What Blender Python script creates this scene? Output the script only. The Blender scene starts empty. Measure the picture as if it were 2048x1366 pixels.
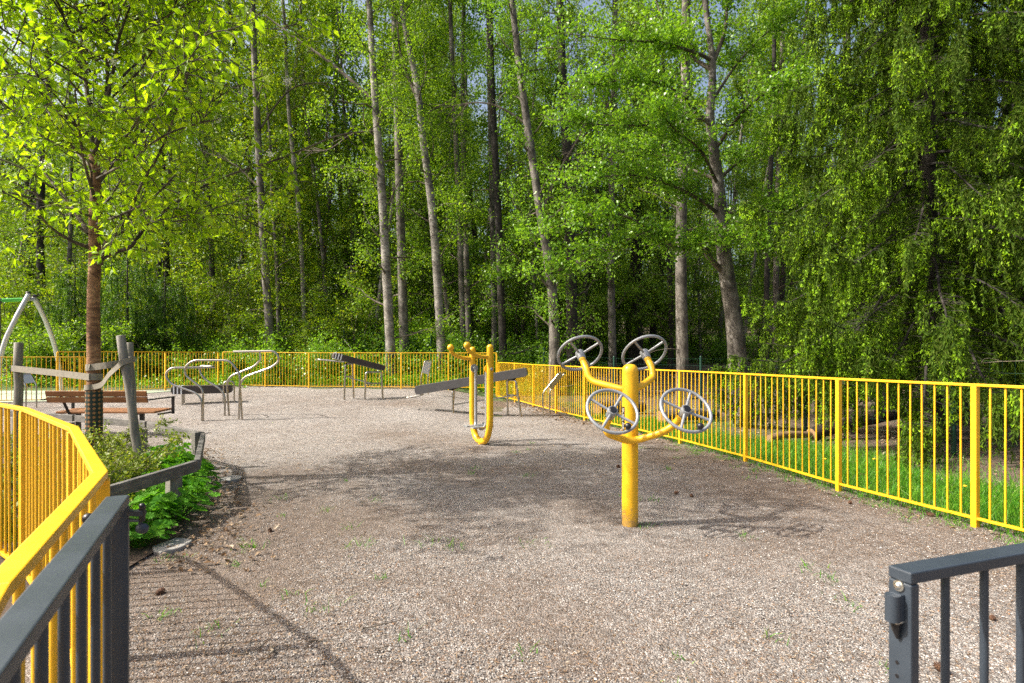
import bpy, bmesh, math, random
import numpy as np
from mathutils import Vector, Matrix, Quaternion

R = math.radians
C = bpy.context.scene.collection
SC = bpy.context.scene
rnd = random.Random(7)
F, CX, HY, EYE = 1138.0, 1024.0, 712.0, 1.4

# ------------------------------------------------------------------ helpers
def ss(a, b, v):
    t = min(1.0, max(0.0, (v - a) / (b - a)))
    return t * t * (3 - 2 * t)

def zt(x, y):
    """height of the terrain"""
    z = .32 * ss(10, 17, y) * (1 - ss(-2.5, 0.0, x))
    k = ss(0, 6, x)
    d0 = 18.5
    t = max(0.0, y - d0)
    t = t * t / (t + 2.0)
    sl = .19 * (1 - k) + .115 * k
    z += sl * min(t, 50) 
    if y > 12: z += .05 * math.sin(x * .9 + y * .7) * ss(19, 24, y)
    return z

def P(px, py, d):
    return Vector(((px - CX) * d / F, d, EYE - (py - HY) * d / F))

def at_ground(px, d, sink=0.0):
    x = (px - CX) * d / F
    return Vector((x, d, zt(x, d) - sink))

class MB:
    def __init__(self):
        self.v = []; self.f = []; self.sm = []; self.mi = []
    def add(self, vs, fs, smooth=False):
        o = len(self.v)
        self.v += [tuple(p) for p in vs]
        self.f += [tuple(i + o for i in q) for q in fs]
        self.sm += [smooth] * len(fs); self.mi += [0] * len(fs)
        return self
    def merge(self, other, idx=1):
        o = len(self.v); self.v += other.v; self.f += [tuple(i + o for i in q) for q in other.f]
        self.sm += other.sm; self.mi += [idx] * len(other.f); return self
    def build(self, name, mat, parent=None, bevel=0, origin=None):
        me = bpy.data.meshes.new(name)
        vs = self.v
        if origin is not None:
            o = Vector(origin); vs = [tuple(Vector(p) - o) for p in vs]
        me.from_pydata(vs, [], self.f)
        me.polygons.foreach_set('use_smooth', self.sm)
        for k_ in (mat if isinstance(mat, (list, tuple)) else [mat]): me.materials.append(k_)
        me.polygons.foreach_set('material_index', self.mi)
        me.update()
        ob = bpy.data.objects.new(name, me); C.objects.link(ob)
        if origin is not None: ob.location = origin
        if parent: ob.parent = parent
        if bevel:
            b = ob.modifiers.new('Bevel', 'BEVEL'); b.width = bevel; b.segments = 2; b.limit_method = 'ANGLE'
        return ob

def np_mesh(name, V, Q, mat, parent=None, smooth=False):
    me = bpy.data.meshes.new(name)
    V = np.asarray(V, dtype=np.float32); Q = np.asarray(Q, dtype=np.int32)
    n, k = Q.shape
    me.vertices.add(len(V)); me.vertices.foreach_set('co', V.ravel())
    me.loops.add(n * k); me.loops.foreach_set('vertex_index', Q.ravel())
    me.polygons.add(n); me.polygons.foreach_set('loop_start', np.arange(0, n * k, k, dtype=np.int32))
    me.polygons.foreach_set('use_smooth', np.full(n, smooth, dtype=bool))
    me.materials.append(mat)
    me.update(calc_edges=True); me.validate()
    ob = bpy.data.objects.new(name, me); C.objects.link(ob)
    if parent: ob.parent = parent
    return ob

def fillet(pts, r, seg=6):
    pts = [Vector(p) for p in pts]
    out = [pts[0]]
    for i in range(1, len(pts) - 1):
        a, b, c = pts[i - 1], pts[i], pts[i + 1]
        d1 = (a - b); d2 = (c - b)
        rr = min(r, d1.length * .49, d2.length * .49)
        p = b + d1.normalized() * rr; q = b + d2.normalized() * rr
        for k in range(seg + 1):
            t = k / seg
            out.append(p * (1 - t) ** 2 + b * 2 * t * (1 - t) + q * t * t)
    out.append(pts[-1])
    return out

def spline(pts, n=5):
    pts = [Vector(p) for p in pts]
    q = [pts[0] * 2 - pts[1]] + pts + [pts[-1] * 2 - pts[-2]]
    out = []
    for i in range(1, len(q) - 2):
        for k in range(n):
            t = k / n
            a, b, c, d = q[i - 1], q[i], q[i + 1], q[i + 2]
            out.append(.5 * ((2 * b) + (c - a) * t + (2 * a - 5 * b + 4 * c - d) * t * t + (3 * b - a - 3 * c + d) * t ** 3))
    out.append(pts[-1])
    return out

def tube(mb, pts, r, n=10, caps=True, smooth=True):
    pts = [Vector(p) for p in pts]
    m = len(pts)
    rad = r if isinstance(r, (list, tuple)) else [r] * m
    T = []
    for i in range(m):
        t = pts[min(i + 1, m - 1)] - pts[max(i - 1, 0)]
        T.append(t.normalized() if t.length > 1e-9 else Vector((0, 0, 1)))
    ref = Vector((0, 0, 1)) if abs(T[0].z) < .9 else Vector((1, 0, 0))
    N = (ref - T[0] * ref.dot(T[0])).normalized()
    vs = []; fs = []
    for i in range(m):
        N = N - T[i] * N.dot(T[i])
        if N.length < 1e-6: N = T[i].orthogonal()
        N.normalize(); B = T[i].cross(N)
        for k in range(n):
            a = 2 * math.pi * k / n
            vs.append(pts[i] + (N * math.cos(a) + B * math.sin(a)) * rad[i])
    for i in range(m - 1):
        for k in range(n):
            k2 = (k + 1) % n
            fs.append((i * n + k, i * n + k2, (i + 1) * n + k2, (i + 1) * n + k))
    mb.add(vs, fs, smooth)
    if caps:
        mb.add(vs[:n], [tuple(range(n - 1, -1, -1))]); mb.add(vs[-n:], [tuple(range(n))])
    return mb

def beam(mb, p0, p1, w, h, up=(0, 0, 1)):
    """box along p0-p1; w across, h along up"""
    p0, p1, up = Vector(p0), Vector(p1), Vector(up)
    d = (p1 - p0).normalized(); s = d.cross(up).normalized(); u = s.cross(d)
    vs = []
    for p in (p0, p1):
        for a, b in ((-1, -1), (1, -1), (1, 1), (-1, 1)):
            vs.append(p + s * a * w / 2 + u * b * h / 2)
    mb.add(vs, [(3, 2, 1, 0), (4, 5, 6, 7), (0, 1, 5, 4), (1, 2, 6, 5), (2, 3, 7, 6), (3, 0, 4, 7)])
    return mb

def ball(mb, c, r, nu=14, nv=9, sc=(1, 1, 1)):
    c = Vector(c); vs = [c + Vector((0, 0, r * sc[2]))]; fs = []
    for j in range(1, nv):
        th = math.pi * j / nv
        for i in range(nu):
            a = 2 * math.pi * i / nu
            vs.append(c + Vector((r * sc[0] * math.sin(th) * math.cos(a), r * sc[1] * math.sin(th) * math.sin(a), r * sc[2] * math.cos(th))))
    vs.append(c - Vector((0, 0, r * sc[2]))); L = len(vs) - 1
    for i in range(nu):
        fs.append((0, 1 + i, 1 + (i + 1) % nu)); b = 1 + (nv - 2) * nu
        fs.append((L, b + (i + 1) % nu, b + i))
    for j in range(nv - 2):
        for i in range(nu):
            a = 1 + j * nu; b = a + nu; i2 = (i + 1) % nu
            fs.append((a + i, b + i, b + i2, a + i2))
    mb.add(vs, fs, True); return mb

def torus(mb, c, n, Rr, r, nu=40, nv=10):
    c, n = Vector(c), Vector(n).normalized(); a = n.orthogonal().normalized(); b = n.cross(a)
    vs = []; fs = []
    for i in range(nu):
        t = 2 * math.pi * i / nu; e = a * math.cos(t) + b * math.sin(t)
        for j in range(nv):
            s = 2 * math.pi * j / nv
            vs.append(c + e * (Rr + r * math.cos(s)) + n * r * math.sin(s))
    for i in range(nu):
        for j in range(nv):
            i2, j2 = (i + 1) % nu, (j + 1) % nv
            fs.append((i * nv + j, i2 * nv + j, i2 * nv + j2, i * nv + j2))
    mb.add(vs, fs, True); return mb

def tag(o, label=None, cat=None, group=None, kind=None):
    if label: o['label'] = label
    if cat: o['category'] = cat
    if group: o['group'] = group
    if kind: o['kind'] = kind
    return o

def thing(name, label, cat, loc=(0, 0, 0), group=None):
    o = bpy.data.objects.new(name, None); C.objects.link(o)
    o.empty_display_size = .2
    o.location = loc
    return tag(o, label, cat, group)

def adopt(parent, *obs):
    """children were modelled in world coordinates"""
    m = Matrix.Translation(-Vector(parent.location))
    for o in obs:
        o.parent = parent
        o.location = Vector(o.location) - Vector(parent.location)

def dup(root, loc, rotz=0, scale=1, label=None, group=None):
    r = root.copy(); C.objects.link(r)
    r.location = loc; r.rotation_euler = (0, 0, rotz)
    r.scale = scale if isinstance(scale, (tuple, list)) else (scale,) * 3
    if label: r['label'] = label
    if group: r['group'] = group
    for ch in list(root.children):
        c = ch.copy(); C.objects.link(c); c.parent = r
        for g in ch.children:
            d = g.copy(); C.objects.link(d); d.parent = c
    return r

# ------------------------------------------------------------------ materials
def new_mat(name):
    m = bpy.data.materials.new(name); m.use_nodes = True
    nt = m.node_tree; b = nt.nodes['Principled BSDF']
    return m, nt, b

def N(nt, typ, **kw):
    n = nt.nodes.new(typ)
    for k, v in kw.items():
        if k in ('inputs',):
            for a, b in v.items(): n.inputs[a].default_value = b
        else: setattr(n, k, v)
    return n

def ramp(nt, stops, fac=None, interp='LINEAR'):
    r = nt.nodes.new('ShaderNodeValToRGB'); e = r.color_ramp; e.interpolation = interp
    while len(e.elements) > 1: e.elements.remove(e.elements[-1])
    e.elements[0].position = stops[0][0]; e.elements[0].color = (*stops[0][1], 1)
    for p, c in stops[1:]:
        x = e.elements.new(p); x.color = (*c, 1)
    if fac is not None: nt.links.new(fac, r.inputs[0])
    return r

def mixc(nt, fac, a, b, mode='MIX'):
    m = nt.nodes.new('ShaderNodeMix'); m.data_type = 'RGBA'; m.blend_type = mode
    for s, v in ((m.inputs[0], fac), (m.inputs[6], a), (m.inputs[7], b)):
        if hasattr(v, 'links'): nt.links.new(v, s)
        elif isinstance(v, (int, float)): s.default_value = v
        else: s.default_value = (*v, 1)
    return m.outputs[2]

def paint(name, col, rough=.4, metal=0.0, var=.12, bump=.0, scale=9, coat=0.0, dirt=None):
    m, nt, b = new_mat(name)
    tc = N(nt, 'ShaderNodeTexCoord')
    ns = N(nt, 'ShaderNodeTexNoise', inputs={'Scale': scale, 'Detail': 6.0, 'Roughness': .65})
    nt.links.new(tc.outputs['Object'], ns.inputs['Vector'])
    dk = tuple(c * (1 - var) for c in col); lt = tuple(min(1, c * (1 + var)) for c in col)
    r = ramp(nt, [(.3, dk), (.7, lt)], ns.outputs['Fac'])
    out = r.outputs[0]
    if dirt:
        n2 = N(nt, 'ShaderNodeTexNoise', inputs={'Scale': 35.0, 'Detail': 8.0, 'Roughness': .7})
        nt.links.new(tc.outputs['Object'], n2.inputs['Vector'])
        r2 = ramp(nt, [(.56, (0, 0, 0)), (.74, (.6, .6, .6))], n2.outputs['Fac'])
        out = mixc(nt, r2.outputs[0], out, dirt)
    nt.links.new(out, b.inputs['Base Color'])
    rr = N(nt, 'ShaderNodeMapRange', inputs={'To Min': max(.02, rough - .1), 'To Max': rough + .12})
    nt.links.new(ns.outputs['Fac'], rr.inputs['Value']); nt.links.new(rr.outputs[0], b.inputs['Roughness'])
    b.inputs['Metallic'].default_value = metal
    b.inputs['Coat Weight'].default_value = coat
    if bump:
        n3 = N(nt, 'ShaderNodeTexNoise', inputs={'Scale': 160.0, 'Detail': 3.0})
        nt.links.new(tc.outputs['Object'], n3.inputs['Vector'])
        bp = N(nt, 'ShaderNodeBump', inputs={'Strength': bump, 'Distance': .002})
        nt.links.new(n3.outputs['Fac'], bp.inputs['Height']); nt.links.new(bp.outputs[0], b.inputs['Normal'])
    return m

def wood(name, c1, c2, c3, rough=.75, stretch=(1, 1, 14), sc=14, knots=True):
    m, nt, b = new_mat(name)
    tc = N(nt, 'ShaderNodeTexCoord')
    mp = N(nt, 'ShaderNodeMapping'); mp.inputs['Scale'].default_value = tuple(sc / s for s in stretch)
    nt.links.new(tc.outputs['Object'], mp.inputs['Vector'])
    ns = N(nt, 'ShaderNodeTexNoise', inputs={'Scale': 3.0, 'Detail': 9.0, 'Roughness': .7})
    nt.links.new(mp.outputs[0], ns.inputs['Vector'])
    r = ramp(nt, [(.3, c1), (.5, c2), (.72, c3)], ns.outputs['Fac'])
    n2 = N(nt, 'ShaderNodeTexNoise', inputs={'Scale': 2.3, 'Detail': 3.0})
    nt.links.new(tc.outputs['Object'], n2.inputs['Vector'])
    r2 = ramp(nt, [(.35, (.75, .75, .75)), (.65, (1.12, 1.1, 1.08))], n2.outputs['Fac'])
    o = mixc(nt, 1.0, r.outputs[0], r2.outputs[0], 'MULTIPLY')
    nt.links.new(o, b.inputs['Base Color']); b.inputs['Roughness'].default_value = rough
    bp = N(nt, 'ShaderNodeBump', inputs={'Strength': .5, 'Distance': .004})
    nt.links.new(ns.outputs['Fac'], bp.inputs['Height']); nt.links.new(bp.outputs[0], b.inputs['Normal'])
    return m

def bark(name, dark, mid, light, hs=3.0, bands=False):
    m, nt, b = new_mat(name)
    tc = N(nt, 'ShaderNodeTexCoord')
    mp = N(nt, 'ShaderNodeMapping'); mp.inputs['Scale'].default_value = (3.2, 3.2, 8 if bands else 1.1)
    nt.links.new(tc.outputs['Object'], mp.inputs['Vector'])
    ns = N(nt, 'ShaderNodeTexNoise', inputs={'Scale': hs, 'Detail': 8.0, 'Roughness': .75, 'Distortion': .6})
    nt.links.new(mp.outputs[0], ns.inputs['Vector'])
    n2 = N(nt, 'ShaderNodeTexNoise', inputs={'Scale': 1.7, 'Detail': 6.0, 'Roughness': .6})
    nt.links.new(tc.outputs['Object'], n2.inputs['Vector'])
    mx = N(nt, 'ShaderNodeMath', operation='ADD'); nt.links.new(ns.outputs['Fac'], mx.inputs[0]); nt.links.new(n2.outputs['Fac'], mx.inputs[1])
    hf = N(nt, 'ShaderNodeMath', operation='MULTIPLY'); nt.links.new(mx.outputs[0], hf.inputs[0]); hf.inputs[1].default_value = .5
    r = ramp(nt, [(.42, dark), (.5, mid), (.585, light)], hf.outputs[0])
    nt.links.new(r.outputs[0], b.inputs['Base Color']); b.inputs['Roughness'].default_value = .85
    bp = N(nt, 'ShaderNodeBump', inputs={'Strength': .7, 'Distance': .02})
    nt.links.new(ns.outputs['Fac'], bp.inputs['Height']); nt.links.new(bp.outputs[0], b.inputs['Normal'])
    return m

def leafmat(name, cols, trans, tf=.45, rough=.45, spec=.35):
    """cols: colours picked per leaf; trans: tint multiplied in for light passing through"""
    m, nt, b = new_mat(name)
    g = N(nt, 'ShaderNodeNewGeometry')
    r = ramp(nt, [((i + .5) / len(cols), c) for i, c in enumerate(cols)], g.outputs['Random Per Island'])
    nt.links.new(r.outputs[0], b.inputs['Base Color'])
    b.inputs['Roughness'].default_value = rough; b.inputs['Specular IOR Level'].default_value = spec
    t = N(nt, 'ShaderNodeBsdfTranslucent')
    tcol = mixc(nt, 1.0, r.outputs[0], trans, 'MULTIPLY'); nt.links.new(tcol, t.inputs['Color'])
    mx = N(nt, 'ShaderNodeMixShader'); mx.inputs[0].default_value = tf
    nt.links.new(b.outputs[0], mx.inputs[1]); nt.links.new(t.outputs[0], mx.inputs[2])
    nt.links.new(mx.outputs[0], nt.nodes['Material Output'].inputs['Surface'])
    return m

M = {}
M['yellow'] = paint('yellow_paint', (.75, .42, .009), .38, var=.05, coat=.15, bump=.05)
def foot_dirt(name, col):
    m = paint(name, col, .38, var=.05, coat=.12, bump=.06); nt = m.node_tree; b = nt.nodes['Principled BSDF']
    src = b.inputs['Base Color'].links[0].from_socket
    tc = N(nt, 'ShaderNodeTexCoord'); sp = N(nt, 'ShaderNodeSeparateXYZ'); nt.links.new(tc.outputs['Object'], sp.inputs[0])
    mr = N(nt, 'ShaderNodeMapRange', inputs={'From Min': 0.0, 'From Max': .28, 'To Min': .42, 'To Max': .0}); nt.links.new(sp.outputs[2], mr.inputs['Value'])
    ns = N(nt, 'ShaderNodeTexNoise', inputs={'Scale': 28.0, 'Detail': 8.0, 'Roughness': .75}); nt.links.new(tc.outputs['Object'], ns.inputs['Vector'])
    ad = N(nt, 'ShaderNodeMath', operation='ADD'); nt.links.new(mr.outputs[0], ad.inputs[0]); nt.links.new(ns.outputs['Fac'], ad.inputs[1])
    r = ramp(nt, [(.68, (0, 0, 0)), (.86, (.7, .7, .7))], ad.outputs[0]); nt.links.new(mixc(nt, r.outputs[0], src, (.26, .17, .08)), b.inputs['Base Color'])
    return m
M['yellow_post'] = foot_dirt('yellow_post_paint', (.75, .42, .009))
M['yellow_worn'] = paint('yellow_fence_paint', (.77, .435, .011), .42, var=.06, coat=.1, dirt=(.55, .30, .03))
M['anthracite'] = paint('anthracite_paint', (.032, .043, .058), .45, var=.15, bump=.12)
M['wheelgrey'] = paint('grey_metal_paint', (.30, .315, .33), .42, .35, var=.07)
M['black'] = paint('black_plastic', (.012, .012, .014), .35, var=.2)
M['steel'] = paint('brushed_steel', (.44, .42, .385), .24, 1.0, var=.12)
M['zinc'] = paint('zinc_bolt', (.7, .68, .62), .3, 1.0, var=.1)
M['alu'] = paint('pale_aluminium', (.55, .55, .54), .45, .6, var=.07)
M['rubber'] = paint('dark_rubber_board', (.075, .073, .075), .7, var=.18, bump=.25)
M['brownboard'] = paint('dark_brown_board', (.045, .035, .030), .6, var=.2, bump=.2)
M['white'] = paint('white_plate', (.78, .80, .82), .4, var=.05)
M['greenpost'] = paint('dark_green_paint', (.006, .045, .028), .45, var=.12)
M['brightgreen'] = paint('bright_green_paint', (.08, .42, .05), .4, var=.08)
M['greywood'] = wood('weathered_grey_wood', (.10, .095, .085), (.20, .19, .17), (.31, .29, .26))
M['greywoodX'] = wood('weathered_rail_wood', (.055, .055, .052), (.12, .117, .11), (.21, .205, .19), stretch=(5, 5, 1))
M['oiledwood'] = wood('oiled_bench_wood', (.15, .055, .018), (.27, .115, .04), (.38, .19, .075), .5, (14, 1, 1))
M['oldwood'] = wood('brown_fence_wood', (.12, .075, .04), (.22, .15, .085), (.32, .23, .14), .8, (6, 1, 1))
M['strap'] = paint('grey_strap', (.24, .22, .18), .8, var=.2, scale=20, bump=.4)
M['barkgrey'] = bark('grey_bark', (.035, .029, .024), (.10, .088, .076), (.23, .21, .185))
M['barkpale'] = bark('pale_bark', (.045, .038, .032), (.17, .155, .135), (.34, .32, .285), 2.4, True)
M['barkdark'] = bark('dark_bark', (.008, .007, .006), (.020, .016, .013), (.048, .040, .034))
M['barkcherry'] = bark('cherry_bark', (.05, .026, .015), (.20, .10, .047), (.40, .23, .12), 3.4, True)
M['limb'] = bark('limb_bark', (.03, .024, .018), (.085, .066, .048), (.17, .145, .115))
M['twig'] = paint('dry_twig', (.19, .155, .115), .85, var=.3)
M['leafyoung'] = leafmat('young_tree_leaf', [(.16, .31, .008), (.23, .41, .012), (.30, .48, .015), (.36, .53, .02), (.19, .35, .01)], (1.55, 1.4, .55), .6)
M['leafyel'] = leafmat('yellow_green_leaf', [(.13, .24, .010), (.20, .335, .012), (.10, .21, .010), (.30, .39, .018)], (1.4, 1.3, .6), .45)
M['leafmid'] = leafmat('mid_green_leaf', [(.085, .19, .012), (.14, .27, .016), (.19, .34, .02), (.23, .37, .022)], (1.5, 1.4, .65), .48)
M['leaflime'] = leafmat('fresh_green_leaf', [(.105, .24, .015), (.165, .335, .02), (.225, .40, .03), (.145, .30, .02)], (1.5, 1.4, .7), .45, .35, .5)
M['leafdark'] = leafmat('dark_green_leaf', [(.030, .080, .009), (.05, .12, .012), (.075, .155, .016)], (1.4, 1.5, .6), .35)
M['leafdist'] = leafmat('distant_leaf', [(.10, .20, .018), (.15, .26, .024), (.20, .32, .03), (.125, .23, .022)], (1.5, 1.4, .7), .45)
M['mantle'] = leafmat('mantle_leaf', [(.06, .21, .014), (.10, .29, .02), (.14, .34, .03)], (1.4, 1.35, .6), .4, .65, .15)
M['bedshrub'] = leafmat('bed_shrub_leaf', [(.14, .22, .02), (.21, .29, .03), (.27, .32, .04)], (1.3, 1.25, .6), .4)
M['needle'] = leafmat('spruce_needle', [(.032, .066, .006), (.054, .105, .008), (.080, .145, .011), (.068, .098, .012)], (1.3, 1.4, .5), .28, .65, .12)
M['shoot'] = leafmat('spruce_new_shoot', [(.19, .38, .012), (.26, .47, .018), (.34, .54, .025)], (1.4, 1.3, .5), .45, .5, .2)
M['grass'] = leafmat('grass_blade', [(.05, .20, .010), (.08, .27, .014), (.12, .33, .02), (.18, .33, .03)], (1.4, 1.4, .6), .4)
M['litter'] = leafmat('dead_leaf', [(.14, .085, .045), (.24, .16, .095), (.32, .24, .16), (.10, .06, .035), (.40, .33, .25)], (1, .9, .7), .15, .8, .1)
M['blossom'] = leafmat('white_blossom', [(.75, .75, .66), (.82, .82, .76)], (1, 1, 1), .3)
M['flower'] = paint('dandelion_yellow', (.85, .55, .01), .6)
M['cone'] = bark('cone_scale', (.05, .02, .01), (.13, .065, .035), (.24, .14, .08), 14)
M['slab'] = paint('stone_slab', (.27, .26, .245), .85, var=.25, scale=30, bump=.5, dirt=(.15, .12, .09))
M['cut'] = wood('cut_log_end', (.26, .15, .07), (.36, .23, .12), (.44, .30, .18), .8)

def ground_mats():
    # gravel
    m, nt, b = new_mat('gravel')
    tc = N(nt, 'ShaderNodeTexCoord'); V = tc.outputs['Object']
    def vor(s, feat='F1'):
        v = N(nt, 'ShaderNodeTexVoronoi', feature=feat); v.inputs['Scale'].default_value = s; nt.links.new(V, v.inputs['Vector']); return v
    def noi(s, d=6.0, r=.6):
        n = N(nt, 'ShaderNodeTexNoise', inputs={'Scale': s, 'Detail': d, 'Roughness': r}); nt.links.new(V, n.inputs['Vector']); return n
    v1 = vor(105); v2 = vor(200)
    sep = N(nt, 'ShaderNodeSeparateColor'); nt.links.new(v1.outputs['Color'], sep.inputs[0])
    sep2 = N(nt, 'ShaderNodeSeparateColor'); nt.links.new(v2.outputs['Color'], sep2.inputs[0])
    st = [(0, (.085, .078, .072)), (.2, (.16, .147, .137)), (.4, (.26, .243, .228)), (.58, (.205, .18, .16)), (.70, (.43, .41, .39)), (.83, (.25, .17, .115)), (.9, (.55, .535, .51)), (.965, (.28, .14, .065))]
    r1 = ramp(nt, st, sep.outputs[0], 'CONSTANT'); r2 = ramp(nt, st, sep2.outputs[1], 'CONSTANT')
    base = mixc(nt, .45, r1.outputs[0], r2.outputs[0])
    # brown needle and leaf debris in patches
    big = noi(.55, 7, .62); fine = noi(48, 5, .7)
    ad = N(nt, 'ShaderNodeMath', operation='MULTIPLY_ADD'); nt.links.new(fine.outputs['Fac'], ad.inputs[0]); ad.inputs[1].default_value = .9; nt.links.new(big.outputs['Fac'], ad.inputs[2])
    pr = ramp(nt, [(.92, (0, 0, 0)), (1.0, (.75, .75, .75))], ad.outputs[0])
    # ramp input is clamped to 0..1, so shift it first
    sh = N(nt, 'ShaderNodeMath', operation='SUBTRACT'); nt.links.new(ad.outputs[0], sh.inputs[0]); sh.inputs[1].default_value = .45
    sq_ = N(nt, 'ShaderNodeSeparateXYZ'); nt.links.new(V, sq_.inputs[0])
    ml = N(nt, 'ShaderNodeMapRange', inputs={'From Min': -.5, 'From Max': -1.7, 'To Min': 0.0, 'To Max': .17}); nt.links.new(sq_.outputs[0], ml.inputs['Value'])  # raises the mask to the left, so the left foreground turns browner
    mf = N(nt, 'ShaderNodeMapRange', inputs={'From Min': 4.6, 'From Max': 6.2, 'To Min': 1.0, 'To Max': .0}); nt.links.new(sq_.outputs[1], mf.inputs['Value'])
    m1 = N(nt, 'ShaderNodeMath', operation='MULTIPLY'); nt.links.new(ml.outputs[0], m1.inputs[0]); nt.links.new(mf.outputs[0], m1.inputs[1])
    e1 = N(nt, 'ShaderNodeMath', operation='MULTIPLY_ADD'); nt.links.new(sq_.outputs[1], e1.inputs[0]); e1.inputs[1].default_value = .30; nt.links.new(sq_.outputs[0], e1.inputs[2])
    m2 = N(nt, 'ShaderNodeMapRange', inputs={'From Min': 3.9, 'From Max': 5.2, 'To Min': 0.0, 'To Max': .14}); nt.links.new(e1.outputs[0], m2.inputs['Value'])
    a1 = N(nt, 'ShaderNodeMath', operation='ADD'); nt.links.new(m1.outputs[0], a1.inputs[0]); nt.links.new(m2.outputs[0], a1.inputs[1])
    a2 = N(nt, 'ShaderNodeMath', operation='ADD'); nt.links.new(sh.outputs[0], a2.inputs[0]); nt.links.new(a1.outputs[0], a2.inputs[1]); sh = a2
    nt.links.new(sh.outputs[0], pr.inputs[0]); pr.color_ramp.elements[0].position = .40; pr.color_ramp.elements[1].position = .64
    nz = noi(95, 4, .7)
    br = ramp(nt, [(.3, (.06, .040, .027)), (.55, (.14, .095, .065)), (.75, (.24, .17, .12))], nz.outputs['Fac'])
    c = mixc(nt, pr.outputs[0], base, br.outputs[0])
    # fine light sand worn by feet
    sy = N(nt, 'ShaderNodeSeparateXYZ'); nt.links.new(V, sy.inputs[0])
    my = N(nt, 'ShaderNodeMapRange', inputs={'From Min': 5.5, 'From Max': 12.0, 'To Min': -.06, 'To Max': .16}); nt.links.new(sy.outputs[1], my.inputs['Value'])
    n3 = noi(.32, 4, .5); a3 = N(nt, 'ShaderNodeMath', operation='ADD'); nt.links.new(n3.outputs['Fac'], a3.inputs[0]); nt.links.new(my.outputs[0], a3.inputs[1]); r3 = ramp(nt, [(.46, (0, 0, 0)), (.74, (.62, .62, .62))], a3.outputs[0])
    sn = noi(42, 8, .78); sr = ramp(nt, [(.3, (.19, .18, .172)), (.7, (.40, .38, .362))], sn.outputs['Fac'])
    c = mixc(nt, r3.outputs[0], c, sr.outputs[0])
    mv = noi(9, 10, .8); mr_ = ramp(nt, [(.36, (.62, .60, .58)), (.5, (.98, .97, .96)), (.66, (1.22, 1.21, 1.2))], mv.outputs['Fac']); c = mixc(nt, 1.0, c, mr_.outputs[0], 'MULTIPLY')
    hs = N(nt, 'ShaderNodeHueSaturation', inputs={'Saturation': .84, 'Value': 1.0}); nt.links.new(c, hs.inputs['Color']); c = hs.outputs[0]
    nt.links.new(c, b.inputs['Base Color']); b.inputs['Roughness'].default_value = .9; b.inputs['Specular IOR Level'].default_value = .2
    hm = N(nt, 'ShaderNodeMath', operation='ADD'); nt.links.new(v1.outputs['Distance'], hm.inputs[0]); nt.links.new(fine.outputs['Fac'], hm.inputs[1])
    bp = N(nt, 'ShaderNodeBump', inputs={'Strength': .8, 'Distance': .012}, invert=True)
    nt.links.new(hm.outputs[0], bp.inputs['Height']); nt.links.new(bp.outputs[0], b.inputs['Normal'])
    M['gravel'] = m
    # forest floor
    m, nt, b = new_mat('forest_floor')
    tc = N(nt, 'ShaderNodeTexCoord'); V = tc.outputs['Object']
    def noi2(s, d=6.0, r=.6):
        n = N(nt, 'ShaderNodeTexNoise', inputs={'Scale': s, 'Detail': d, 'Roughness': r}); nt.links.new(V, n.inputs['Vector']); return n
    a = noi2(22, 8, .75); r = ramp(nt, [(.3, (.045, .032, .022)), (.5, (.12, .085, .06)), (.68, (.25, .19, .135))], a.outputs['Fac'])
    g = noi2(.35, 6, .6); gr = ramp(nt, [(.44, (0, 0, 0)), (.56, (.85, .85, .85))], g.outputs['Fac'])
    gn = noi2(30, 5, .7); gc = ramp(nt, [(.3, (.02, .06, .008)), (.7, (.08, .17, .02))], gn.outputs['Fac'])
    sx = N(nt, 'ShaderNodeSeparateXYZ'); nt.links.new(V, sx.inputs[0]); mg = N(nt, 'ShaderNodeMapRange', inputs={'From Min': 2.0, 'From Max': 6.0, 'To Min': 1.0, 'To Max': .12}); nt.links.new(sx.outputs[0], mg.inputs['Value'])
    mm = N(nt, 'ShaderNodeMath', operation='MULTIPLY'); nt.links.new(gr.outputs[0], mm.inputs[0]); nt.links.new(mg.outputs[0], mm.inputs[1])
    c = mixc(nt, mm.outputs[0], r.outputs[0], gc.outputs[0])
    nt.links.new(c, b.inputs['Base Color']); b.inputs['Roughness'].default_value = .95
    bp = N(nt, 'ShaderNodeBump', inputs={'Strength': .9, 'Distance': .04}); nt.links.new(a.outputs['Fac'], bp.inputs['Height']); nt.links.new(bp.outputs[0], b.inputs['Normal'])
    M['floor'] = m
    M['bed'] = paint('bed_soil', (.060, .040, .027), .95, var=.5, scale=40, bump=.9)
    M['safety'] = paint('green_safety_rubber', (.30, .37, .27), .85, var=.12, scale=60, bump=.4)
    # individual stones
    m, nt, b = new_mat('gravel_stone')
    g = N(nt, 'ShaderNodeNewGeometry')
    r = ramp(nt, [(0, (.12, .11, .10)), (.2, (.21, .195, .18)), (.45, (.31, .29, .27)), (.66, (.42, .40, .375)), (.79, (.27, .20, .15)), (.88, (.52, .505, .48)), (.965, (.30, .17, .09))], g.outputs['Random Per Island'], 'CONSTANT')
    nt.links.new(r.outputs[0], b.inputs['Base Color']); b.inputs['Roughness'].default_value = .85
    M['stone'] = m
    # tree guard mesh
    m, nt, b = new_mat('trunk_guard_net')
    tc = N(nt, 'ShaderNodeTexCoord')
    mp = N(nt, 'ShaderNodeMapping'); nt.links.new(tc.outputs['UV'], mp.inputs['Vector'])
    sep = N(nt, 'ShaderNodeSeparateXYZ'); nt.links.new(mp.outputs[0], sep.inputs[0])
    def mth(op, a, b=None):
        n = N(nt, 'ShaderNodeMath', operation=op)
        for i, v in enumerate((a, b)):
            if v is None: continue
            if hasattr(v, 'links'): nt.links.new(v, n.inputs[i])
            else: n.inputs[i].default_value = v
        return n.outputs[0]
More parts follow.
